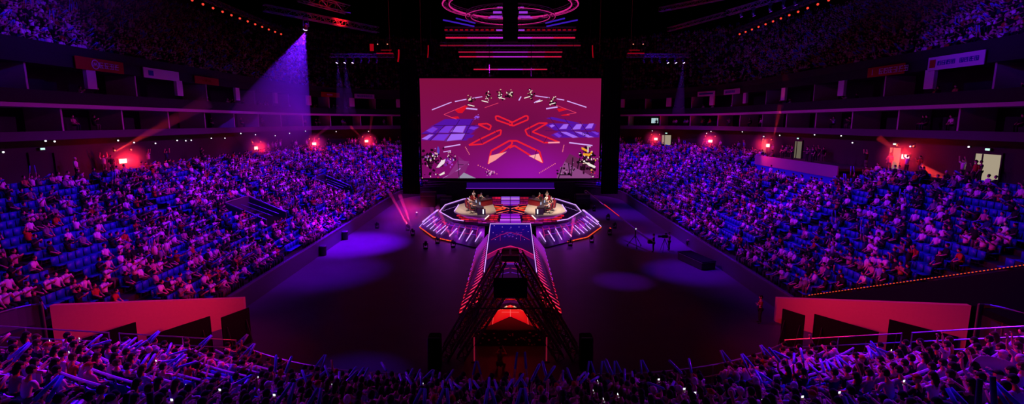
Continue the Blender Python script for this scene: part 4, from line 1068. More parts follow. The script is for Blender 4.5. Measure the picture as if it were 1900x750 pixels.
M['ledge'] = mat('ledge laminate', (.3, .28, .36), .5)
M['railp'] = mat('painted rail', (.5, .5, .75), .4, spec=.5)
# rails of the near stand: the front guard rail and a long rail behind every row
def rail_along(t, z, s0, s1, label, group, mid=True, posts=8, h=1.05, name='guard_rail', r=.03, m=None):
    m = m or M['steel']
    pts = [near_pt(s, t)[0] + V((0, 0, z + h)) for s in np.linspace(s0, s1, 26)]
    th = thing(name, label, 'railing', pts[13] - V((0, 0, h)), group)
    mb = MB(); mb.path(pts, r, 6); mb.build('top_rail', m, th)
    if mid:
        mb = MB(); mb.path([p - V((0, 0, .45)) for p in pts], .02, 5); mb.build('middle_rail', M['steel'], th)
        mb = MB(); mb.path([p - V((0, 0, .8)) for p in pts], .02, 5); mb.build('bottom_rail', M['steel'], th)
    for i in np.linspace(0, 25, posts).astype(int):
        mb = MB(); mb.tube(pts[i], pts[i] - V((0, 0, h)), .022, n=5); mb.build('post', M['steel'], th)
S0 = near_span(0) - .1
rail_along(-.05, NZ0, -S0, -3.3, 'steel guard rail along the left half of the near stand front', 'near stand guard rails', posts=12)
rail_along(-.05, NZ0, 3.3, S0, 'steel guard rail along the right half of the near stand front', 'near stand guard rails', posts=12)
for k in range(1, 9):
    t = k * PITCHR + .06; sp_n = near_span(t) - .3
    for a, b, nm in ((-sp_n, -(3.5 + (NRAD + t) * .34), 'left'), (3.5 + (NRAD + t) * .34, sp_n, 'right')):
        rail_along(t, nearz(k), a, b, 'blue tinted row rail before the %s row, %s wing of the near stand' % (ROWN[k], nm), 'row rails of the near stand', mid=False, posts=6, h=.78, name='row_rail', r=.04, m=M['railp'])
for k in range(2, 7):
    t = k * PITCHR + .2; a0, a1 = (.36, .47) if k % 2 else (.42, .56)
    P0 = [near_pt(3.5 + (NRAD + t) * a, t) for a in np.linspace(a0, a1, 6)]
    th = thing('ledge_table', 'violet lit ledge table before the %s row of the right wing' % ROWN[k], 'table', P0[3][0] + V((0, 0, nearz(k))), 'ledge tables of the right wing')
    mb = MB()
    for (p, n), (q, n2) in zip(P0[:-1], P0[1:]):
        a, b, c, d = p + V((0, 0, nearz(k) + .8)), q + V((0, 0, nearz(k) + .8)), q + n2 * .42 + V((0, 0, nearz(k) + .8)), p + n * .42 + V((0, 0, nearz(k) + .8))
        mb.hexa([x - V((0, 0, .03)) for x in (a, b, c, d)] + [a, b, c, d])
    mb.build('top', M['ledge'], th)
    for i in (0, 2, 5):
        p, n = P0[i]; mb = MB(); mb.tube(p + n * .2 + V((0, 0, nearz(k - 1))), p + n * .2 + V((0, 0, nearz(k) + .78)), .03, n=6); mb.build('leg', M['steel'], th)
for s, nm in ((-1, 'left'), (1, 'right')):
    for lo, hi in ((0, 4), (4.3, 8.5)):
        a = thing('guard_rail', 'three bar rail closing the %s %s end of the near stand' % ('front' if lo == 0 else 'rear', nm), 'railing', near_pt(s * (near_span(lo) - .15), lo)[0] + V((0, 0, NZ0)), 'end rails of the near stand')
        P_ = [near_pt(s * (near_span(t) - .12), t)[0] + V((0, 0, NZ0 + NSL * (t / PITCHR) + .1)) for t in np.linspace(lo, hi, 5)]
        for h, nm2 in ((1.1, 'top_rail'), (.75, 'middle_rail'), (.4, 'bottom_rail')):
            mb = MB(); mb.path([p + V((0, 0, h)) for p in P_], .024, 6); mb.build(nm2, M['steel'], a)
        for p in (P_[0], P_[2], P_[4]):
            mb = MB(); mb.tube(p - V((0, 0, .3)), p + V((0, 0, 1.12)), .025, n=6); mb.build('post', M['steel'], a)
# ------------------------------------------------------------------ player pods on the stage
PLAT = [(843, 392), (851, 380), (880, 371), (912, 373.5), (921, 392), (907, 400), (900, 406.5), (866, 402)]
def chair(loc, rz_, label):
    r = thing('gaming_chair', label, 'chair', loc, 'gaming chairs on stage', rz_)
    mb = MB(); mb.box((0, 0, .47), (.5, .5, .12), bev=.04); mb.build('seat', M['chairred'], None).parent = r
    mb = MB(); mb.hexa([(-.26, -.2, .5), (.26, -.2, .5), (.26, -.31, .5), (-.26, -.31, .5), (-.2, -.34, 1.28), (.2, -.34, 1.28), (.2, -.43, 1.28), (-.2, -.43, 1.28)]); mb.build('backrest', M['chairred'], None).parent = r
    mb = MB(); mb.tube((0, 0, .08), (0, 0, .42), .035); mb.build('column', M['blackm'], None).parent = r
    mb = MB()
    for k in range(5): a = 2 * PI * k / 5; mb.tube((0, 0, .1), (.3 * math.cos(a), .3 * math.sin(a), .04), .03, .02, 6)
    mb.build('base', M['blackm'], None).parent = r
    for s in (-1, 1):
        mb = MB(); mb.box((s * .3, 0, .68), (.08, .3, .04)); mb.tube((s * .3, 0, .45), (s * .3, 0, .68), .02); mb.build('armrest', M['blackm'], None).parent = r
jer = ['white', 'dark_red', 'white', 'black', 'grey']
for s, nm in ((-1, 'left'), (1, 'right')):
    X = lambda x: x if s < 0 else 2 * CX - x
    pl = [at_z(X(x), y, DZ + .2) for x, y in PLAT]; ctr = sum(pl, V((0, 0, 0))) / len(pl)
    t = thing('player_platform', 'pale low platform under the %s team of players' % nm, 'platform', (ctr.x, ctr.y, DZ))
    mb = MB(); mb.prism([p - V((0, 0, .17)) for p in pl], (0, 0, .17)); mb.build('top', M['platform'], t)
    for a, b in ((0, 1), (5, 6)):
        mb = MB(); mb.tube(pl[a], pl[b], .06, n=6); mb.build('edge_light', EM['violet'] if a == 0 else emat('warm edge ' + nm, (1, .75, .65), 1.6), t)
    z = DZ + .2
    x0 = s * 3.55
    desk = thing('player_desk', 'long dark angled desk of the %s team' % nm, 'desk', (x0, 59, z))
    LINE = [V((s * 2.55, 62.6, 0)), V((s * 3.9, 60.8, 0)), V((s * 4.15, 58.4, 0)), V((s * 3.3, 55.9, 0))]
    inw = V((-s * .8, 0, 0))
    mb = MB()
    L2 = [p + V((0, 0, z + .74)) for p in LINE]
    for a, b in zip(L2[:-1], L2[1:]):
        nn = (b - a).cross(V((0, 0, 1))).normalized() * .4 * -s
        mb.hexa([a - nn, b - nn, b + nn, a + nn] + [p + V((0, 0, .06)) for p in (a - nn, b - nn, b + nn, a + nn)])
    mb.build('desk_top', M['deskm'], desk)
    for a, b in zip(L2[:-1], L2[1:]):
        nn = (b - a).cross(V((0, 0, 1))).normalized() * -s
        p, q = a + inw.normalized() * .3, b + inw.normalized() * .3
        mb = MB(); mb.hexa([p - V((0, 0, .7)), q - V((0, 0, .7)), q - V((0, 0, .7)) + inw * .05, p - V((0, 0, .7)) + inw * .05, p, q, q + inw * .05, p + inw * .05]); mb.build('front_panel', M['chairred'], desk)
    mb = MB(); mb.box((LINE[3].x - s * .1, LINE[3].y - .4, z + .35), (.9, .06, .7)); mb.build('end_panel', M['blackm'], desk)
    mb = MB(); mb.box((LINE[3].x - s * .3, LINE[3].y - .45, z + .38), (.12, .04, .5)); mb.build('end_light', EM['white'], desk)
    for i in range(5):
        f = (i + .5) / 5 * 3; k = min(2, int(f)); p = LINE[k].lerp(LINE[k + 1], f - k); d = (LINE[k + 1] - LINE[k]).normalized(); out = V((-d.y, d.x, 0)); out = out if out.x * s > 0 else -out
        place = ['farthest', 'second farthest', 'middle', 'second nearest', 'nearest'][i]
        pc = p + out * .82; fa = -out; rzz = math.atan2(fa.y, fa.x) - PI / 2
        chair((pc.x, pc.y, z), rzz, 'dark red gaming chair of the %s player, %s team' % (place, nm))
        person(V((pc.x, pc.y, z + .09)) + fa * .05, fa, 'type', jer[(i + (s > 0)) % 5], 'black', 'player in %s shirt and headset at the %s seat of the %s desk' % (jer[(i + (s > 0)) % 5].replace('_', ' '), place, nm), 'players on stage')
        j = pose('type'); hp = V((pc.x, pc.y, z + .09)) + fa * .05 + V((0, 0, 1.24)) + fa * -.05
        sd = V((-fa.y, fa.x, 0))
        h = thing('headset', 'pale headset on the %s player of the %s team' % (place, nm), 'headset', hp, 'player headsets')
        mb = MB(); mb.path([hp + sd * .105 * math.cos(a) + V((0, 0, .155 * math.sin(a))) for a in np.linspace(0, PI, 9)], .018, 6); mb.build('band', M['white'], h)
        for q in (-1, 1):
            mb = MB(); mb.ell(hp + sd * q * .105, (.035, .045, .06), 8, 4); mb.build('ear_cup', M['white'], h)
        mp = p - out * .12 + V((0, 0, z + .8))
        m_ = thing('monitor', 'thin monitor before the %s player, %s team' % (place, nm), 'monitor', mp, 'monitors on the desks')
        mm = V((-fa.y, fa.x, 0)) * .29
        a, b = mp - mm + V((0, 0, .12)), mp + mm + V((0, 0, .12)); o_ = fa * .03
        mb = MB(); mb.hexa([a, b, b + o_, a + o_] + [x + V((0, 0, .34)) for x in (a, b, b + o_, a + o_)]); mb.build('case', M['blackm'], m_)
        q_ = -fa * .006; a2, b2 = a + V((0, 0, .02)) + mm * .06, b + V((0, 0, .02)) - mm * .06
        mb = MB(); mb.hexa([a2, b2, b2 + q_, a2 + q_] + [x + V((0, 0, .3)) for x in (a2, b2, b2 + q_, a2 + q_)]); mb.build('screen', emat('monitor glow', (.5, .55, .8), .8), m_)
        mb = MB(); mb.tube(mp, mp + V((0, 0, .2)), .025); mb.box(mp + V((0, 0, .012)), (.2, .2, .02)); mb.build('stand', M['blackm'], m_)
    cp = V((s * 4.6, 63.0, z + .01))
    person(cp, V((-s * .7, -.7, 0)), 'standfold', 'white' if s < 0 else 'grey', 'black', 'coach in %s shirt standing behind the %s team' % ('white' if s < 0 else 'grey', nm), 'coaches on stage')

# ------------------------------------------------------------------ dark triangular gate over the near end of the runway
def truss(name, a, b, w, label, cat='truss', parent=None, group=None, m=None, up=V((0, 0, 1)), lace=.5):
    """box truss: four chords and zigzag lacing"""
    a, b = V(a), V(b); d = (b - a).normalized(); u = d.cross(up).normalized() * w / 2; v = u.cross(d).normalized() * w / 2
    t = parent or thing(name, label, cat, (a + b) / 2, group)
    m = m or M['truss']; r = w * .085
    cs = [(u + v), (-u + v), (-u - v), (u - v)]
    for c in cs:
        mb = MB(); mb.tube(a + c, b + c, r, n=6); mb.build('chord', m, t)
    mb = MB(); L = (b - a).length; n = max(2, int(L / (w * 1.15)))
    for k in range(n):
        p, q = a + d * (L * k / n), a + d * (L * (k + 1) / n)
        for i in range(4):
            c, e = cs[i], cs[(i + 1) % 4]; mb.tube(p + (c if k % 2 else e), q + (e if k % 2 else c), r * .6, n=5, caps=False)
            mb.tube(p + c, p + e, r * .5, n=4, caps=False)
    mb.build('lacing', m, t); return t
gate = thing('truss_gate', 'dark triangular truss gate standing over the near end of the runway', 'gate', (0, 25.5, 0))
TM = mat('blackened truss', (.13, .1, .1), .4, .5)
for y, f in ((24.4, 1.0), (25.7, 1.0)):
    for s in (-1, 1):
        truss('x', (s * 3.4, y, .05), (s * .4, y, 5.25), .46, '', parent=gate, m=TM, up=V((0, 1, 0)))
        truss('x', (s * 2.55, y, .05), (s * .32, y, 3.65), .4, '', parent=gate, m=TM, up=V((0, 1, 0)))
    mb = MB(); mb.box((0, y, 5.35), (.9, .4, .3), bev=.06); mb.build('apex_block', TM, gate)
    mb = MB(); mb.tube((-2.0, y, 2.75), (2.0, y, 2.75), .05); mb.build('cross_bar', TM, gate)
for s in (-1, 1):
    for k in (.04, .3, .52, .75, .97):
        x, z = s * (3.4 + (.4 - 3.4) * k), .05 + 5.2 * k
        mb = MB(); mb.tube((x, 24.4, z), (x, 25.7, z), .05, n=6); mb.tube((x + s * .2, 24.4, z + .1), (x - s * .1, 25.7, z + .3), .03, n=5); mb.build('tie_bar', TM, gate)
mb = MB(); mb.tube((0, 24.4, 5.45), (0, 25.7, 5.45), .07); mb.build('ridge_bar', TM, gate)
for k in range(4):
    mb = MB(); mb.tube((-.4, 24.6 + k * .3, 5.0), (.4, 24.6 + k * .3, 5.0), .02, n=5); mb.build('rung_light', EM['magenta'] if k else EM['violetdim'], gate)
t = thing('hanging_monitor', 'black monitor cabinet hanging in the middle of the triangular gate', 'monitor', (0, 24.1, 3.4))
mb = MB(); mb.box((0, 24.0, 3.95), (1.65, .28, .95), bev=.04); mb.build('cabinet', M['black'], t)
for s in (-1, 1):
    mb = MB(); mb.tube((s * .4, 24.05, 4.4), (s * .3, 24.25, 5.15), .025); mb.build('hanger', M['blackm'], t)
# red lamps in the gate
for s, nm in ((-1, 'left'), (1, 'right')):
    t = thing('spotlight', 'small red lamp hanging under the %s side of the gate cross bar' % nm, 'lamp', (s * .35, 25.9, 2.9))
    mb = MB(); mb.tube((s * .35, 25.9, 2.65), (s * .35, 25.9, 3.0), .1, .07, 8); mb.build('housing', M['blackm'], t)
    mb = MB(); mb.tube((s * .35, 25.9, 2.63), (s * .35, 25.9, 2.65), .08, n=8); mb.build('lens', EM['redlens'], t)
    t = thing('gate_box', 'black ballast cabinet at the %s foot of the triangular gate' % nm, 'cabinet', (s * 3.7, 23.5, 0))
    mb = MB(); mb.box((s * 3.7, 23.55, .85), (.6, .7, 1.7), bev=.05); mb.build('body', M['black'], t)
    mb = MB(); mb.path([(s * 3.42, 23.18, 1.72), (s * 3.98, 23.18, 1.72), (s * 4.0, 23.18, .1)], .018, 5); mb.build('edge_trim', M['steel'], t)
    t = thing('light_post', 'slim post with a faint pink light, %s of the runway end' % nm, 'post', (s * 1.82, 24.3, 0))
    mb = MB(); mb.tube((s * 1.82, 24.2, .05), (s * 1.82, 24.2, 1.3), .035, n=8); mb.build('pole', emat('pink post glow', (.45, .01, .05), .35), t)
    mb = MB(); mb.box((s * 1.82, 24.2, .02), (.3, .3, .04)); mb.build('base', M['blackm'], t)
person(V((-.5, 23.3, 0)), V((.2, 1, 0)), 'crouch', 'red', 'dark_red', 'person in red crouching with a camera before the gate', hair='cap', hcol='black')  # red light put into the colours of the clothes
ph = thing('camera', 'black camera held by the crouching person in red', 'camera', (-.4, 23.75, .9))
mb = MB(); mb.box((-.42, 23.8, .92), (.16, .1, .12), bev=.02); mb.build('body', M['blackm'], ph)
mb = MB(); mb.tube((-.41, 23.85, .92), (-.38, 24.0, .92), .045, n=10); mb.build('lens', M['blackm'], ph)

# ------------------------------------------------------------------ things on the hall floor
def floor_spot(px, py, label, aim=(0, 0, 1), lens=None, big=1.0):
    p = at_z(px, py, 0); d = V(aim).normalized(); t = thing('floor_spotlight', label, 'lamp', p, 'moving lamps on the floor')
    mb = MB(); mb.box(p + V((0, 0, .09 * big)), (.42 * big, .36 * big, .18 * big), bev=.03); mb.build('base', M['blackm'], t)
    c = p + V((0, 0, .52 * big))
    for s in (-1, 1):
        mb = MB(); mb.box(p + V((s * .2 * big, 0, .38 * big)), (.06 * big, .16 * big, .42 * big)); mb.build('yoke_arm', M['blackm'], t)
    mb = MB(); mb.path([c - d * .22 * big, c - d * .1 * big, c + d * .18 * big, c + d * .24 * big], [.1 * big, .15 * big, .14 * big, .11 * big], 10); h = mb.build('head', M['blackm'], t)
    mb = MB(); mb.tube(c + d * .24 * big, c + d * .26 * big, .1 * big, n=10); mb.build('lens', EM[lens] if lens else M['glass'], h)
    return c + d * .3 * big
BEAMS = []
def beam(src, end, col, power, label, r0=.06, r1=.3, dens=.05, ang=3.0, name='light_beam', an=.35):
    """a shaft of haze and the lamp that shines along it"""
    src, end = V(src), V(end); L = (end - src).length
    d = (end - src).normalized(); mb = MB(); mb.tube(src, end, r0, r1, 14)
    o = mb.build(name, haze('beam haze', dens, an)); tag(o, label, 'light beam', 'haze beams', kind='stuff')
    lamp('beam_lamp', 'SPOT', src - d * .02, col, power, end, .02, ang, .2)
specs = [(757, 428, (720, 352), 85, 'leftmost floor lamp, left of the stage, red beam'), (766, 437, (742, 362), 80, 'second floor lamp from the left, red beam'), (812, 452, (801, 386), 62, 'floor lamp at the left front of the stage, red beam'), (841, 459, (811, 383), 62, 'floor lamp nearest the runway on the left, red beam'), (1058, 456, (1065, 402), 60, 'floor lamp at the right front of the stage, red beam')]
for (x, y, e, ey, lab) in specs:
    p = at_z(x, y, 0); end = at_y(*e, p.y + 5)
    src = floor_spot(x, y, lab, end - p - V((0, 0, .5)), 'redlens')
    beam(src, end, (1, .02, .04), 60000, 'thin red beam from the ' + lab.replace(', red beam', ''), .1, .24, .5, 4.4)
for (x, y, lab, le) in ((790, 462, 'dark floor lamp before the left front edge of the stage', None), (1098, 450, 'dark floor lamp before the right front edge of the stage', None), (1131, 436, 'floor lamp with a red lens right of the stage', 'redlens'), (1140, 424, 'dark floor lamp farther right of the stage', None),
                        (1128, 408, 'floor lamp beside the right stage corner', None), (1102, 392, 'far dark floor lamp right of the stage', None), (773, 405, 'floor lamp with a white dot left of the stage', 'white'), (700, 424, 'lone low lamp on the floor left of the stage', None), (1082, 388, 'dark floor lamp behind the right stage corner', None)):
    floor_spot(x, y, lab, (0.2, -.3, 1), le, 1.0)
# camera crane with its operator
b = at_z(1178, 459, 0); opx = at_z(1212, 468, 0)
cr = thing('camera_crane', 'long black camera crane on a wheeled base right of the stage', 'camera crane', b)
piv = b + V((0, 0, 1.75)); tip = at_y(1087, 353, b.y + 12); tail = opx + V((-.3, .2, 1.05))
for k in range(3):
    a = 2 * PI * k / 3 + .5; f = b + V((.75 * math.cos(a), .75 * math.sin(a), .12)); mb = MB(); mb.tube(b + V((0, 0, 1.2)), f, .035, n=6); l = mb.build('leg', M['blackm'], cr)
    mb = MB(); mb.tube(f + V((-.04, 0, -.01)), f + V((.04, 0, -.01)), .11, n=10); mb.build('wheel', M['seatd'], l)
mb = MB(); mb.tube(b + V((0, 0, .9)), piv, .06, n=8); mb.build('column', M['blackm'], cr)
mb = MB(); mb.tube(tail, tip, .1, .05, 8); mb.build('boom', mat('crane paint', (.06, .05, .05), .35, spec=.6), cr)
mb = MB(); bd = tip - tail; q = V((0, -.1, .03)); mb.tube(tail + bd * .42 + q, tail + bd * .66 + q, .035, .03, 6); mb.build('red_strip', EM['red'], cr)
mb = MB(); mb.box(tail + V((0, 0, -.1)), (.4, .3, .35), bev=.03); mb.build('counterweight', M['blackm'], cr)
mb = MB(); mb.box(tip + V((0, 0, -.2)), (.3, .4, .3), bev=.04); mb.tube(tip + V((0, -.2, -.2)), tip + V((0, -.5, -.25)), .08); mb.build('camera_head', M['blackm'], cr)
mb = MB(); mb.box(piv + V((0, -.12, .1)), (.12, .06, .14)); mb.build('monitor', EM['white'] and emat('crane monitor', (.6, .65, .7), .8), cr)
person(opx, V((-.8, .3, 0)), 'operate', 'black', 'black', 'crane operator in black leaning on the crane tail', hair='short')
for (x, y, f, kd, shn, lab, hr) in ((1241, 465, (-1, .1, 0), 'operate', 'black', 'camera operator in black at a tripod beside the right board', 'cap'),
                         (1409, 600, (-1, .2, 0), 'standfold', 'dark_red', 'guard in dark clothes at the near end of the right board', 'short'), (503, 530, (1, .3, 0), 'stand', 'black', 'guard in black beside the near end of the left board', 'short'),
                         (598, 468, (1, 0, 0), 'stand', 'black', 'guard in black halfway along the left board', 'short'), (676, 414, (1, 0, 0), 'stand', 'grey', 'guard standing far along the left board', 'short'), (859, 371, (0, -1, 0), 'stand', 'red', 'stagehand in red behind the left stage edge', 'short'), (1040, 369, (0, -1, 0), 'stand', 'orange', 'stagehand in orange behind the right stage edge', 'short')):
    p = at_z(x, y, 0); person(p, V(f), kd, shn, 'black', lab, hair=hr)
p = at_z(1232, 468, 0)
t = thing('tripod_camera', 'broadcast camera on a tripod beside the right board', 'camera', p)
for k in range(3):
    a = 2 * PI * k / 3; mb = MB(); mb.tube(p + V((0, 0, 1.3)), p + V((.5 * math.cos(a), .5 * math.sin(a), .02)), .03, .02, 6); mb.build('leg', M['blackm'], t)
mb = MB(); mb.box(p + V((0, 0, 1.5)), (.55, .22, .28), bev=.04); mb.build('body', M['blackm'], t)
mb = MB(); mb.tube(p + V((-.27, 0, 1.5)), p + V((-.62, 0, 1.5)), .09, .11, 10); mb.build('lens', M['blackm'], t)
mb = MB(); mb.box(p + V((.1, 0, 1.75)), (.2, .18, .12)); mb.build('viewfinder', M['blackm'], t)
for i, (x, y) in enumerate(((1281, 458), (1298, 466), (1228, 408))):
    p = at_z(x, y, 0); lab = ['steward in orange vest sitting at the right board, farther of the pair', 'steward in orange vest sitting at the right board, nearer of the pair', 'steward in orange vest sitting alone far along the right board'][i]
    person(p + V((0, 0, .03)), V((-1, 0, 0)), 'rest', 'orange', 'black', lab, 'stewards at the right board')  # clothes coloured orange for the orange light on them
    t = thing('stool', 'black stool under the ' + lab.replace(' sitting', ''), 'stool', p, 'stools at the right board')
    mb = MB(); mb.tube(p + V((0, 0, .39)), p + V((0, 0, .43)), .17, n=12); mb.build('seat', M['blackm'], t)
    for k in range(3):
        a = 2 * PI * k / 3; mb = MB(); mb.tube(p + V((0, 0, .39)), p + V((.2 * math.cos(a), .2 * math.sin(a), 0)), .018, n=5); mb.build('leg', M['blackm'], t)
# long black case on the floor
pa = [at_z(*q, 0.0) for q in ((1262, 487), (1296, 503), (1322, 494), (1285, 479))]
ce = sum(pa, V((0, 0, 0))) / 4; dv = (pa[1] - pa[0]); an_ = math.atan2(dv.y, dv.x)
t = thing('equipment_case', 'long low black equipment case alone on the floor at right', 'case', ce)
mb = MB(); mb.box(ce + V((0, 0, .33)), (3.6, 1.3, .62), an_, bev=.06); mb.build('body', M['blackm'], t)
mb = MB(); mb.box(ce + V((0, 0, .68)), (3.62, 1.32, .08), an_, bev=.02); mb.build('lid', M['black'], t)
mb = MB(); mb.box(ce + V((0, 0, .63)), (3.66, 1.36, .03), an_); mb.build('trim_band', M['truss'], t)
# bins by the left board
for (x, y, lab) in ((597, 474, 'dark bin against the middle of the left board'), (636, 445, 'smaller dark bin farther along the left board')):
    p = at_z(x, y, 0) + V((-.9, 0, 0)); p.x = max(p.x, -17.0); t = thing('bin', lab, 'bin', p)
    mb = MB(); mb.tube(p, p + V((0, 0, .85)), .28, .33, 12); mb.build('body', M['blackm'], t)
    mb = MB(); mb.tube(p + V((0, 0, .85)), p + V((0, 0, .92)), .35, .3, 12); mb.build('lid', M['board'], t)
# people on the camera deck
for (y, kd, lab) in ((60.5, 'stand', 'dark figure standing at the far end of the camera deck'), (58.4, 'standfold', 'dark figure with folded arms on the camera deck'), (55.4, 'operate', 'figure in black working a camera on the deck'), (54.4, 'standphone', 'figure in black holding a phone on the camera deck')):
    person(V((32.2, y, 7.63)), V((-1, -.2, 0)), kd, 'black', 'black', lab, 'people on the camera deck')
# standing people of the near stand that the photo shows clearly
for (x, y, zz, kd, shn, hr, hc, lab) in ((503, 690, 2.4, 'stand', 'dark_red', 'short', 'black', 'guard in dark jacket standing at the front rail, left of middle'), (1600, 672, 3.6, 'stand', 'black', 'cap', 'red', 'guard in black and red cap at the right end rail')):
    p = at_z(x, y, zz + 1.0); person(V((p.x, p.y, zz - .55)), V((.1, 1, 0)), kd, shn, 'black', lab, hair=hr, hcol=hc)
# white cloth held up at the right
c = at_z(1826, 700, 5.3)
t = thing('cloth_banner', 'white cloth banner held up by people at the right end of the near stand', 'banner', c)
mb = MB(); n = 10; vs = []
for dz in (0, 1):
    for i in range(n + 1):
        u = i / n; vs.append(c + V((-.5 + 1.0 * u, .12 * math.sin(u * 5) - .12 * dz, .12 * math.sin(u * 3.1) + .5 * dz)))
vs += [v + V((0, -.015, 0)) for v in vs]; q = n + 1; fs = []
for i in range(n): fs += [(i, i + 1, q + i + 1, q + i), (2 * q + i, 3 * q + i, 3 * q + i + 1, 2 * q + i + 1), (i, 2 * q + i, 2 * q + i + 1, i + 1), (q + i, q + i + 1, 3 * q + i + 1, 3 * q + i)]
mb.add(vs, fs); mb.build('cloth', M['white'], t, True)

for x, y, kd, lab in ((1828, 330, 'standfold', 'dark figure standing before the large bright doorway, left of two'), (1843, 330, 'standphone', 'dark figure standing before the large bright doorway, right of two')):
    p = at_y(x, y, 38.7); p.x = min(p.x, 36.0); person(V((p.x, 38.9 + (x - 1828) * .03, rowz(19))), V((-1, .2, 0)), kd, 'black', 'black', lab, 'figures before the doorway')
# phones glowing among the far spectators
rp_ = random.Random(21); cnt = {}
for s in (-1, 1):
    for u in sorted(rp_.uniform(26, 84) for _ in range(10)):
        k = rp_.randrange(2, 17); p, n = curve(s, u, k * PITCHR + .15); nm = 'left' if s < 0 else 'right'; cnt[s] = cnt.get(s, 0) + 1
        o = thing('phone', 'tiny glowing phone among the %s stand spectators, %s from the near end' % (nm, nth(cnt[s])), 'phone', (p.x, p.y, rowz(k) + 1.1), 'phones in the side stands', math.atan2(-n.y, -n.x) - PI / 2)
        inst('body', PHM, o); q = inst('screen', PHS, o)
# ------------------------------------------------------------------ rig in the roof
def ring(R_, ctr, w, label, m_led, seg=40, led_r=.07):
    t = thing('hanging_ring_truss', label, 'truss', ctr, 'ring trusses')
    P_ = lambda a, r, z: V(ctr) + V((r * math.cos(a), r * math.sin(a), z))
    A = [2 * PI * k / seg for k in range(seg + 1)]
    for dr in (-w / 2, w / 2):
        for dz in (0, w):
            mb = MB(); mb.path([P_(a, R_ + dr, dz) for a in A], .04, 5); mb.build('chord', M['truss'], t)
    mb = MB()
    for k in range(seg): 
        mb.tube(P_(A[k], R_ - w / 2, 0), P_(A[k + 1], R_ + w / 2, 0), .022, n=4, caps=False); mb.tube(P_(A[k], R_ + w / 2, 0), P_(A[k + 1], R_ + w / 2, w), .022, n=4, caps=False); mb.tube(P_(A[k], R_ - w / 2, 0), P_(A[k + 1], R_ - w / 2, w), .022, n=4, caps=False)
    mb.build('lacing', M['truss'], t)
    for r in ((R_ - w / 2 - .06), (R_ + w / 2 + .06)):
        mb = MB(); mb.path([P_(a, r, .02) for a in A], led_r, 6); mb.build('led_strip', m_led, t)
    for k in range(4):
        a = 2 * PI * k / 4 + .6; mb = MB(); mb.tube(P_(a, R_, w), P_(a, R_, 40 - ctr[2]), .025, n=4); mb.build('chain', M['blackm'], t)
ring(4.9, (0, 62, 24.0), .5, 'smaller inner ring truss with magenta light strips over the stage', EM['magenta'], led_r=.035)
ring(7.4, (0, 61.5, 25.2), .6, 'larger outer ring truss with magenta light strips over the stage', EM['magenta'], led_r=.09)
names = ['nearest', 'second', 'third', 'fourth', 'farthest']
for i, (y, wd, z) in enumerate(((75.5, 9.2, 24), (83, 11.0, 24), (90.5, 8.9, 24), (97.0, 9.4, 24), (100.0, 7.0, 22.05))):
    t = truss('hanging_truss', (-wd, y, z), (wd, y, z), .55, 'straight lighting truss above the screen, %s of five' % names[i], group='straight trusses above the screen')
    for k in range(6):
        x0, x1 = -wd + 2 * wd * k / 6, -wd + 2 * wd * (k + 1) / 6; f = 1 - abs((x0 + x1) / 2) / wd
        c = mixc((215, 18, 30), (190, 40, 220), min(1, f * 1.15)); st = (1.0, .28, .5, .9, .8)[i]
        mb = MB(); mb.box(((x0 + x1) / 2, y - .32, z - .2), (x1 - x0, .06, .2)); mb.build('led_strip', emat('truss led', lin(c), st), t)
    for s in (-.7, .7):
        mb = MB(); mb.tube((s * wd, y, z + .3), (s * wd, y, 40), .03, n=4); mb.build('chain', M['blackm'], t)
def spot(p, d, lens, label, group, s=1.0, parent_z=None, col=None):
    p, d = V(p), V(d).normalized(); t = thing('spotlight', label, 'lamp', p, group)
    mb = MB(); mb.box(p + V((0, 0, .52 * s)), (.3 * s, .3 * s, .16 * s)); mb.build('base', M['blackm'], t)
    side = d.cross(V((0, 0, 1))); side = side.normalized() if side.length > .1 else V((1, 0, 0))
    for q in (-1, 1):
        mb = MB(); mb.tube(p + side * q * .19 * s, p + side * q * .15 * s + V((0, 0, .48 * s)), .035 * s, n=6); mb.build('yoke_arm', M['blackm'], t)
    mb = MB(); mb.path([p - d * .25 * s, p - d * .1 * s, p + d * .2 * s], [.09 * s, .16 * s, .15 * s], 10); h = mb.build('head', M['blackm'], t)
    mb = MB(); mb.tube(p + d * .2 * s, p + d * .23 * s, .14 * s, n=12); mb.build('lens', lens, h)
truss('hanging_truss', (-8.6, 69.5, 24), (8.6, 69.5, 24), .5, 'dim red straight truss between the rings and the screen')
mb = MB()
for k in range(26):
    if abs(k - 12.5) > 2: mb.box((-8.4 + .672 * k, 69.2, 23.85), (.4, .06, .14))
tag(mb.build('strip_light', EM['redd']), 'dashed dim red strip light under the rings', 'strip light')
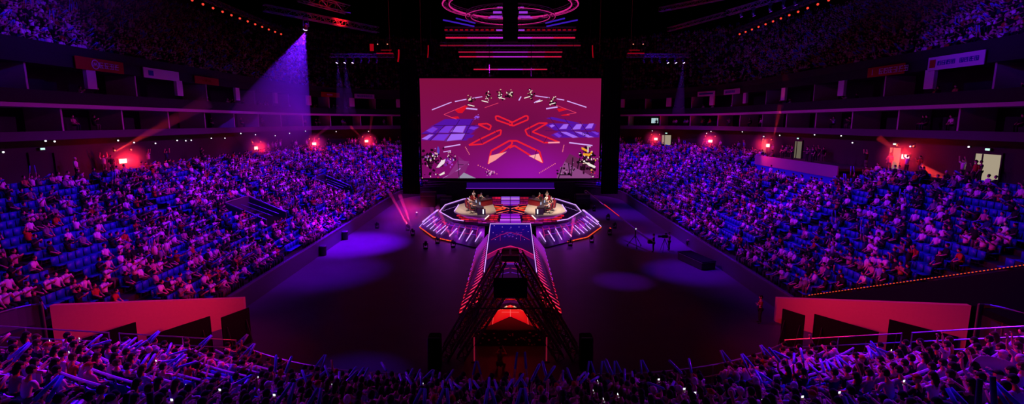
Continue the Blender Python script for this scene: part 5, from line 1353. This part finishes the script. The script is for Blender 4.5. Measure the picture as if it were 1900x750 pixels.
for s, nm in ((-1, 'left'), (1, 'right')):
    for k, (a, b) in enumerate((((822, 37), (880, 49)), ((846, 34), (882, 43)))):
        X = lambda x: x if s < 0 else 2 * CX - x
        p, q = at_y(X(a[0]), a[1], 66 + k), at_y(X(b[0]), b[1], 67 + k)
        o = thing('hanging_light_bar', '%s blue light bar slanting to the %s of the rings' % (('longer', 'shorter')[k], nm), 'light bar', (p + q) / 2, 'blue bars by the rings')
        mb = MB(); mb.tube(p, q, .09, n=6); mb.build('tube', emat('blue bar', lin((58, 22, 170)), 1), o)
        mb = MB(); mb.tube((p + q) / 2, V((((p + q) / 2).x, ((p + q) / 2).y, 40)), .02, n=4); mb.build('cable', M['blackm'], o)
    for k, (x0, x1, y) in enumerate(((915, 931, 23), (910, 932, 30), (906, 932, 33), (922, 932, 14.5), (921, 932, 56))):
        X = lambda x: x if s < 0 else 2 * CX - x
        p, q = at_y(X(x0), y, 60 + k * .6), at_y(X(x1), y, 60 + k * .6)
        o = thing('hanging_light_bar', 'short violet light bar %s of the speaker column, %s of five' % (nm, nth(k + 1)), 'light bar', (p + q) / 2, 'violet bars by the speaker column')
        mb = MB(); mb.box((p + q) / 2, (abs(q.x - p.x), .12, (.22, .1, .1, .22, .16)[k])); mb.build('tube', emat('violet bar', lin((150, 50, 210)), 1), o)
        mb = MB(); mb.tube((p + q) / 2 + V((0, .1, 0)), V((((p + q) / 2).x, ((p + q) / 2).y + .1, 40)), .02, n=4); mb.build('cable', M['blackm'], o)
# side trusses with violet lamps
for s, nm in ((-1, 'left'), (1, 'right')):
    truss('hanging_truss', (s * 15.5, 70, 20.7), (s * 24.0, 70, 20.7), .4, 'short truss carrying violet lamps beside the screen, %s side' % nm)
    for k in range(6):
        x = s * (23.0 - 1.05 * k); lit = k < 3
        spot((x, 69.8, 19.9), (s * .4, -.2, -1), EM['violethot'] if lit else M['glass'], '%s lamp from the outer end of the %s side truss' % (nth(k + 1), nm), 'lamps on the side trusses', .9)
    o = thing('hanging_bracket', 'red lit bracket of the rig at the inner end of the %s side truss' % nm, 'bracket', (s * 17, 70, 20.5))
    mb = MB(); mb.box((s * 16.6, 69.6, 20.95), (2.2, .12, .1)); mb.build('bar', EM['redd'], o)  # bracket bars glow in place of the red light on them
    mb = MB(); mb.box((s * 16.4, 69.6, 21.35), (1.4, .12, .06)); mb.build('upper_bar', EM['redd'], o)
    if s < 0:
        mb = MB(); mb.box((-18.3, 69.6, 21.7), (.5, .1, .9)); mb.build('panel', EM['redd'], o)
    for q in (0, 1):
        spot((s * (16.2 + q * 1.3), 69.6, 22.2), (0, -.7, -1), emat('small amber lamp', (1, .25, .15), 2.0), 'small amber lamp above the %s bracket, %s' % (nm, ('inner', 'outer')[q]), 'amber lamps by the screen', .55)
# long trusses that carry the big beam lamp on the left and blue lamps on the right
TR = mat('red lit rig paint', (.5, .12, .1), .4, .2)  # red lamplight on the rig put into its base colour
truss('hanging_truss', (-24.5, 53, 23.2), (-15.5, 62, 22.6), .6, 'red lit truss carrying the big blue beam lamp, upper left')
spot((-21.2, 55, 21.75), (-.55, .72, -.75), EM['violethot'], 'bright violet lamp throwing the wide blue beam, upper left', None, 1.5)
truss('hanging_truss', at_y(556, -6, 60), at_y(645, 18, 66), .9, 'thick red truss at the top edge, left of the rings')
truss('hanging_truss', at_y(1350, 24, 66), at_y(1480, -14, 58), .55, 'blue lit truss with hanging lamps, upper right')
for k in range(5):
    px_ = (1375, 1398, 1429, 1454, 1476)[k]; yy_ = 66 - (px_ - 1350) / 130 * 8
    spot(at_y(px_, (24, 22, 14, 7, 1)[k], yy_ - .4) - V((0, 0, .25)), (.5, 0, -1), EM['violetdim'], 'blue lamp on the upper right truss, %s from its far end' % nth(k + 1), 'blue lamps on the right truss', 1.1)
truss('hanging_truss', at_y(1225, 18, 68), at_y(1345, -6, 60), .5, 'dim red truss right of the rings')
truss('hanging_truss', at_y(1240, 55, 78), at_y(1345, 26, 70), .5, 'dim red truss behind the right side lamps')
# row of little red lamps below the roof edge
for s, nm in ((-1, 'left'), (1, 'right')):
    t = truss('hanging_catwalk', (s * 37.6, 58, 27.0), (s * 37.6, 90, 27.0), .5, 'dark catwalk with little red lamps, %s roof edge' % nm, cat='catwalk')
    for k in range(13):
        p = V((s * 37.6, 61 + 2.15 * k, 26.2)); o = thing('spotlight', 'little red lamp under the %s catwalk, %s from the near end' % (nm, nth(k + 1)), 'lamp', p, 'red lamps under the catwalks')
        mb = MB(); mb.tube(p + V((0, 0, .1)), p + V((0, 0, .55)), .1, .08, 8); mb.build('housing', M['blackm'], o)
        mb = MB(); mb.ell(p, .15, 8, 5); mb.build('bulb', EM['redlens'], o)
# centre line array
la = thing('hanging_line_array', 'tall black hanging column of loudspeakers before the rings, red at its top', 'loudspeakers', (0, 50, 19.4))
for k in range(9):
    mb = MB(); mb.box((0, 50, 19.75 + .56 * k), (1.4, .9, .54), bev=.04, taper=1.0); c = mb.build('cabinet', M['black'], la)
    mb = MB(); mb.box((0, 49.54, 19.75 + .56 * k), (1.2, .02, .42)); mb.build('grille', M['blackm'], c)
mb = MB(); mb.box((0, 50, 24.95), (1.5, 1.0, 1.0), bev=.05); mb.build('bumper', TR, la)
mb = MB(); mb.tube((0, 50, 25.4), (0, 50, 40), .05); mb.build('chain', M['blackm'], la)
# side line arrays beside the screen
for s, nm in ((-1, 'left'), (1, 'right')):
    for q, (xx, yy, zz) in enumerate(((15.2, 73.2, 20.2), (10.9, 72.0, 20.6))):
        if s > 0 and q == 0: continue
        la = thing('hanging_line_array', 'curved column of loudspeakers with a red edge above the %s %s of the screen' % (nm, ('corner', 'third')[q]), 'loudspeakers', (s * xx, yy, zz))
        for k in range(6):
            z = zz + .34 * k; y = yy - .03 * (5 - k) ** 2
            mb = MB(); mb.box((s * xx, y + .3, z), (.9, .6, .32), bev=.03); mb.build('cabinet', M['black'], la)
        mb = MB(); mb.path([(s * (xx + .3), yy - .03 * (5 - k) ** 2 - .05, zz + .34 * k) for k in range(-0, 6)], .11 if q == 0 else .07, 6); mb.build('edge_light', EM['redd'], la)  # glowing tube stands for red light along the cabinet edges
        mb = MB(); mb.tube((s * xx, yy + .3, zz + 1.9), (s * xx, yy + .3, 40), .03); mb.build('cable', M['blackm'], la)
for s, nm in ((-1, 'left'), (1, 'right')):
    for k, x in enumerate((12.3, 16.6)):
        o = thing('hanging_cable', 'thin red lit %s cable hanging by the %s end of the screen' % (('inner', 'outer')[k], nm), 'cable', (s * x, 72.6, 20)); mb = MB(); mb.tube((s * x, 72.6, 21.3), (s * x, 72.6, 40), .035, n=5); mb.build('cable', TR, o)

# red lamps at the back of the lower stands: a box light and two small heads above
REDL = [(-1, 228, 299), (-1, 475, 275), (-1, 583, 267), (-1, 680, 262), (1, 1217, 258), (1, 1318, 262), (1, 1425, 270), (1, 1680, 291)]
for i, (s, px, py) in enumerate(REDL):
    k = [0, 1, 2, 3, 3, 2, 1, 0][i]; yy = [46.3, 68.8, 83, 94][k]
    p = at_y(px, py, yy); z0 = rowz(19); nm = 'left' if s < 0 else 'right'; od = ['nearest', 'second', 'third', 'farthest'][k]
    t = thing('flood_lamp', '%s bright red flood lamp on a stand at the back of the %s stand' % (od, nm), 'lamp', (p.x, p.y, z0), 'red flood lamps')
    f = V((-s, -.25, 0)).normalized() if k < 2 else V((-s * .6, -.8, 0)).normalized(); sd = V((-f.y, f.x, 0))
    mb = MB(); mb.tube((p.x, p.y, z0), (p.x, p.y, p.z - .2), .05, n=6); mb.box((p.x, p.y, z0 + .03), (.7, .7, .06)); mb.build('stand', M['blackm'], t)
    w, h = (.34, .2) if k == 0 else (.3, .2)
    q = p - f * .2
    mb = MB(); mb.hexa([q - sd * (w + .06) - V((0, 0, h + .06)), q + sd * (w + .06) - V((0, 0, h + .06)), q + sd * (w + .06) - V((0, 0, h + .06)) + f * .18, q - sd * (w + .06) - V((0, 0, h + .06)) + f * .18] + [q + a + V((0, 0, h + .06)) for a in (-sd * (w + .06), sd * (w + .06), sd * (w + .06) + f * .18, -sd * (w + .06) + f * .18)]); mb.build('housing', M['blackm'], t)
    mb = MB(); mb.hexa([p - sd * w - V((0, 0, h)), p + sd * w - V((0, 0, h)), p + sd * w - V((0, 0, h)) + f * .04, p - sd * w - V((0, 0, h)) + f * .04] + [p + a + V((0, 0, h)) for a in (-sd * w, sd * w, sd * w + f * .04, -sd * w + f * .04)]); mb.build('lens', EM['redhot'], t)
    lamp('red_lamp', 'POINT', p + f * .6 + V((0, 0, .1)), (1, .01, .015), 420 if k == 0 else 300, size=.25)
    # glow of the haze round the lamp
    o = thing_h = bpy.data.objects.new('lamp_haze', None)
    bpy.data.objects.remove(o)
    mb = MB(); mb.ell((0, 0, 0), 1.0, 16, 10); hz = mb.build('haze', haze('lamp haze %d' % i, .26, .0, True)); hz.location = p + f * .3; hz.scale = (2.3, 2.3, 2.0)
    tag(hz, 'red glowing haze round the %s flood lamp on the %s' % (od, nm), 'haze', 'haze round red lamps', 'stuff')
    for c in (-1, 1):
        hp = p + sd * c * .75 + V((0, 0, .95)) * (1 if k == 0 else .8) + f * .1
        spot(hp, V((f.x, f.y, .5)), emat('orange red dot', (1, .12, .06), 3.0), 'small red head %s the %s flood lamp, %s stand' % ('left above' if c * s > 0 else 'right above', od, nm), 'small red heads', .5)
for (a, b, y0, y1, lab, pw, r1) in (((208, 284), (385, 188), 45.5, 52, 'long red beam rising from the nearest left flood lamp', 2200, .75), ((1698, 300), (1745, 330), 45, 43, 'short red beam falling right of the nearest right flood lamp', 1200, .4), ((1668, 285), (1630, 255), 45.5, 47, 'short red beam rising left of the nearest right flood lamp', 500, .3),
                             ((1435, 255), (1449, 195), 66, 66, 'upright red beam over the second right flood lamp', 500, .4), ((685, 256), (690, 215), 93, 93, 'thin upright red beam over the farthest left flood lamp', 300, .3), ((672, 256), (650, 235), 93, 93, 'thin slanting red beam over the farthest left flood lamp', 300, .3), ((575, 262), (610, 235), 83, 83, 'thin slanting red beam over the third left flood lamp', 250, .3)):
    A, B = at_y(*a, y0), at_y(*b, y1); L = (B - A).length
    beam(A, B, (1, .04, .03), pw * 4, lab, .1, r1, .15, 2 * math.degrees(math.atan(r1 / L)))
# broad blue beam of the upper left lamp
src = V((-21.3, 55.2, 21.5)); end = at_x(492, 268, -33.0); d = (end - src).normalized(); L = (end - src).length
beam(src + d * .3, src + d * L * .8, (.13, .005, 1.0), 18000, 'broad blue beam from the bright upper left lamp', .12, 5.0, .07, 34, an=.1)
lamp('beam_lamp', 'SPOT', src, (.25, .03, 1), 5000, end, .1, 30, .8)
for s, nm, n_ in ((-1, 'left', 2), (1, 'right', 1)):
    for k in range(n_):
        p = V((s * (23.0 - 1.05 * k), 69.8, 19.6)); beam(p, p + V((s * .5, 2.5, -6.5)), (.2, .03, 1), 900, 'faint blue beam under the %s lamp of the %s side truss' % (('outermost', 'second')[k], nm), .1, .9, .06, 16)
# small pale lamps along the concourse
for s, nm in ((-1, 'left'), (1, 'right')):
    cnt = 0
    for u in ([33, 37, 40.5, 41.3, 48, 50, 53, 56.5, 58, 59, 63, 66, 70, 74] + [YC + a for a in (6, 14, 22, 36, 50)]) if s < 0 else ([41, 47, 55, 57, 62, 70] + [YC + a for a in (8, 24, 26, 50)]):
        p, n = curve(s, u, 19.3); z = R.uniform(9.7, 10.5); cnt += 1
        q = p + V((0, 0, z)); o = thing('wall_lamp', 'tiny pale lamp on the %s concourse wall, %s from the near end' % (nm, nth(cnt)), 'lamp', q, 'tiny concourse lamps')
        mb = MB(); mb.ell(q - n * .08, .07, 8, 5); mb.build('bulb', EM['white'], o)
        mb = MB(); mb.tube(q - n * .02, q + n * .12, .06, n=8); mb.build('housing', M['blackm'], o)
p, n = curve(1, YC + 50, 20.3)
q = p + V((0, 0, 12.2)); o = thing('wall_screen', 'small lit screen in the right lower suites next to the drape', 'screen', q)
mb = MB(); mb.box(q - n * .1, (.1, 1.5, 1.1), math.atan2(n.y, n.x)); mb.build('case', M['blackm'], o)
mb = MB(); mb.box(q - n * .17, (.03, 1.35, .95), math.atan2(n.y, n.x)); mb.build('screen', emat('suite screen', (.5, .7, .75), .8), o)

# ------------------------------------------------------------------ light
w = bpy.data.worlds.new('hall'); sc.world = w; w.use_nodes = True
w.node_tree.nodes['Background'].inputs['Color'].default_value = (.1, .02, .3, 1); w.node_tree.nodes['Background'].inputs['Strength'].default_value = .004
VI, BLU, RED = (.42, .035, 1.0), (.1, .015, 1.0), (1.0, .015, .03)
def wash_lamp(src, tgt, col, pw, ang=50, size=.5): lamp('wash_lamp', 'SPOT', src, col, pw, tgt, size, ang, 1.0)
ACR, TOP = (.62, .006, .7), (.07, .003, 1.0)
for s in (-1, 1):
    for y, pw in ((24, 6500 if s < 0 else 5500), (40, 15000 if s < 0 else 12000), (54, 19000 if s < 0 else 15000), (68, 20000), (82, 18000)):
        wash_lamp((-s * 4, y + 8, 20), (s * 25, y, 4), ACR if s < 0 else (.5, .006, .75), pw * 2.0, 50)   # from across the hall
        wash_lamp((s * 17, y - 2, 28), (s * 25, y, 4), TOP, pw * 1.25, 62)                               # from above
    wash_lamp((s * 8, 88, 24), (s * 22, 88, 5), (.4, .005, 1), 14000, 70)
    wash_lamp((-s * 6, 30, 27), (s * 44, 40, 24), (.1, .006, 1), 48000 if s < 0 else 42000, 30)      # upper stand
    wash_lamp((s * 6, 20, 30), (s * 43, 40, 24), (.4, .01, .9), 5000, 34)
    wash_lamp((s * 2, 26, 22), (s * 36, 48, 14.5), (.55, .01, .45), 1300, 48)                       # suites
    wash_lamp((-s * 3, 21, 8), (s * 18.8, 26, 1.8), RED, 7500, 34)                                  # entrance walls
    wash_lamp((s * 13, 24.5, 5), (s * 18.5, 26, 1.5), RED, 420, 80)
    wash_lamp((s * 12, 29, 24), (s * 13.5, 12, 4.5), TOP, 34000, 40)                                 # near stand
    wash_lamp((s * 24, 24, 16), (s * 11, 14, 4), (.4, .006, 1), 11000, 46)
    wash_lamp((s * 2, 34, 16), (s * 16, 15, 4.5), (1, .008, .02), 21000, 40)
    wash_lamp((s * 12, 36, 16), (s * 27, 18, 5), RED, 2500, 50)
    wash_lamp((s * 2.0, 42, 20), (s * 4.2, 59, 2.6), (1, .74, .55), 60000 if s > 0 else 36000, 18)                      # players
    wash_lamp((s * 1, 58, 23), (s * 6.5, 58, 1.8), (1, .75, .6), 5000, 14)
    for (x, y) in ((3.2, 53), (6.5, 54.5), (9.2, 58.5)): lamp('violet_lamp', 'POINT', (s * x, y - 1.2, 2.3), (.5, .02, .9), 90, size=.3)  # unseen points added to brighten the stage skirt
wash_lamp((0, 30, 22), (0, 14, 3), (.5, .01, .5), 700, 60)
# violet pools on the floor
for (x, y, r_, pw, c) in ((-15.8, 49.5, 32, 210000, (.15, 0, 1)), (-15, 40, 30, 30000, (.12, 0, 1)), (-12.5, 57, 24, 26000, (.22, 0, .9)), (-7.5, 22.6, 16, 10000, (.12, 0, 1)), (8.5, 37.5, 14, 22000, (.2, 0, .8)), (15.2, 50, 24, 80000, (.14, 0, 1)), (14.6, 40, 22, 34000, (.13, 0, 1)), (-15.0, 68, 28, 34000, (.2, 0, 1)), (14.5, 66, 28, 34000, (.16, 0, 1)), (6, 49, 16, 10000, (.25, 0, 1)), (-6, 49, 16, 10000, (.25, 0, 1))): wash_lamp((x * .72, y + 3, 22), (x, y, 0), c, pw, r_, .2)
lamp('red_lamp', 'POINT', (0, 25.05, 3.2), (1, .01, .01), 45, size=.2)
lamp('red_lamp', 'POINT', (0, 29, 3.0), (1, .01, .02), 50, size=.2)
for (p, q, pw, an_) in (((-19, 50, 19), (-20, 57.5, 23), 3000, 44), ((-17, 56, 21.5), (-21.5, 62.5, 25.6), 14000, 34), ((17, 56, 22), (21.5, 64, 25.4), 900, 60), ((0, 46, 23), (0, 50, 25), 500, 40), ((-10, 66, 22), (-17, 70, 21), 500, 40), ((10, 66, 22), (17, 70, 21), 500, 40), ((18, 66, 21), (21, 74, 24.6), 400, 60), ((0, 56, 20), (0, 66, 24.5), 300, 90)): wash_lamp(p, q, (1, .01, .015), pw, an_, .2)
wash_lamp((30.0, 62.5, 9.8), (30.9, 60.5, 7.2), RED, 2200, 90)
wash_lamp((24, 52, 21), (29, 62, 25.3), (.12, .02, 1), 5000, 60, .2)
# red haze left of the stage
mb = MB(); mb.ell((0, 0, 0), 1.0, 18, 12); hz = mb.build('haze', haze('stage side haze', .16, .0, True)); c = at_y(757, 405, 58); hz.location = c; hz.scale = (3.6, 7, 2.6)
tag(hz, 'red glowing haze on the floor left of the stage', 'haze', None, 'stuff')
lamp('haze_lamp', 'SPOT', c + V((2.5, -5, 4.5)), (1, .01, .02), 9000, c + V((-.5, 3, .8)), .1, 40, .8)
mb = MB(); mb.ell((0, 0, 0), 1.0, 18, 12); hz = mb.build('haze', haze('upper left haze', .012, .0, True)); hz.location = (-34, 44, 23); hz.scale = (9, 13, 6)
tag(hz, 'faint blue haze before the upper left stand', 'haze', None, 'stuff')
mb = MB(); mb.ell((0, 0, 0), 1.0, 18, 12); hz = mb.build('haze', haze('upper right haze', .012, .0, True)); hz.location = (34, 44, 24); hz.scale = (9, 13, 6)
tag(hz, 'faint blue haze before the upper right stand', 'haze', None, 'stuff')

sc.view_settings.view_transform = 'Standard'; sc.view_settings.look = 'None'; sc.view_settings.gamma = 1.0; sc.view_settings.exposure = 0.0
sc.view_settings.use_curve_mapping = False
cy = sc.cycles
cy.use_denoising = True
cy.max_bounces = 4; cy.diffuse_bounces = 2; cy.glossy_bounces = 2; cy.transmission_bounces = 2; cy.volume_bounces = 0
cy.sample_clamp_indirect = 3.0
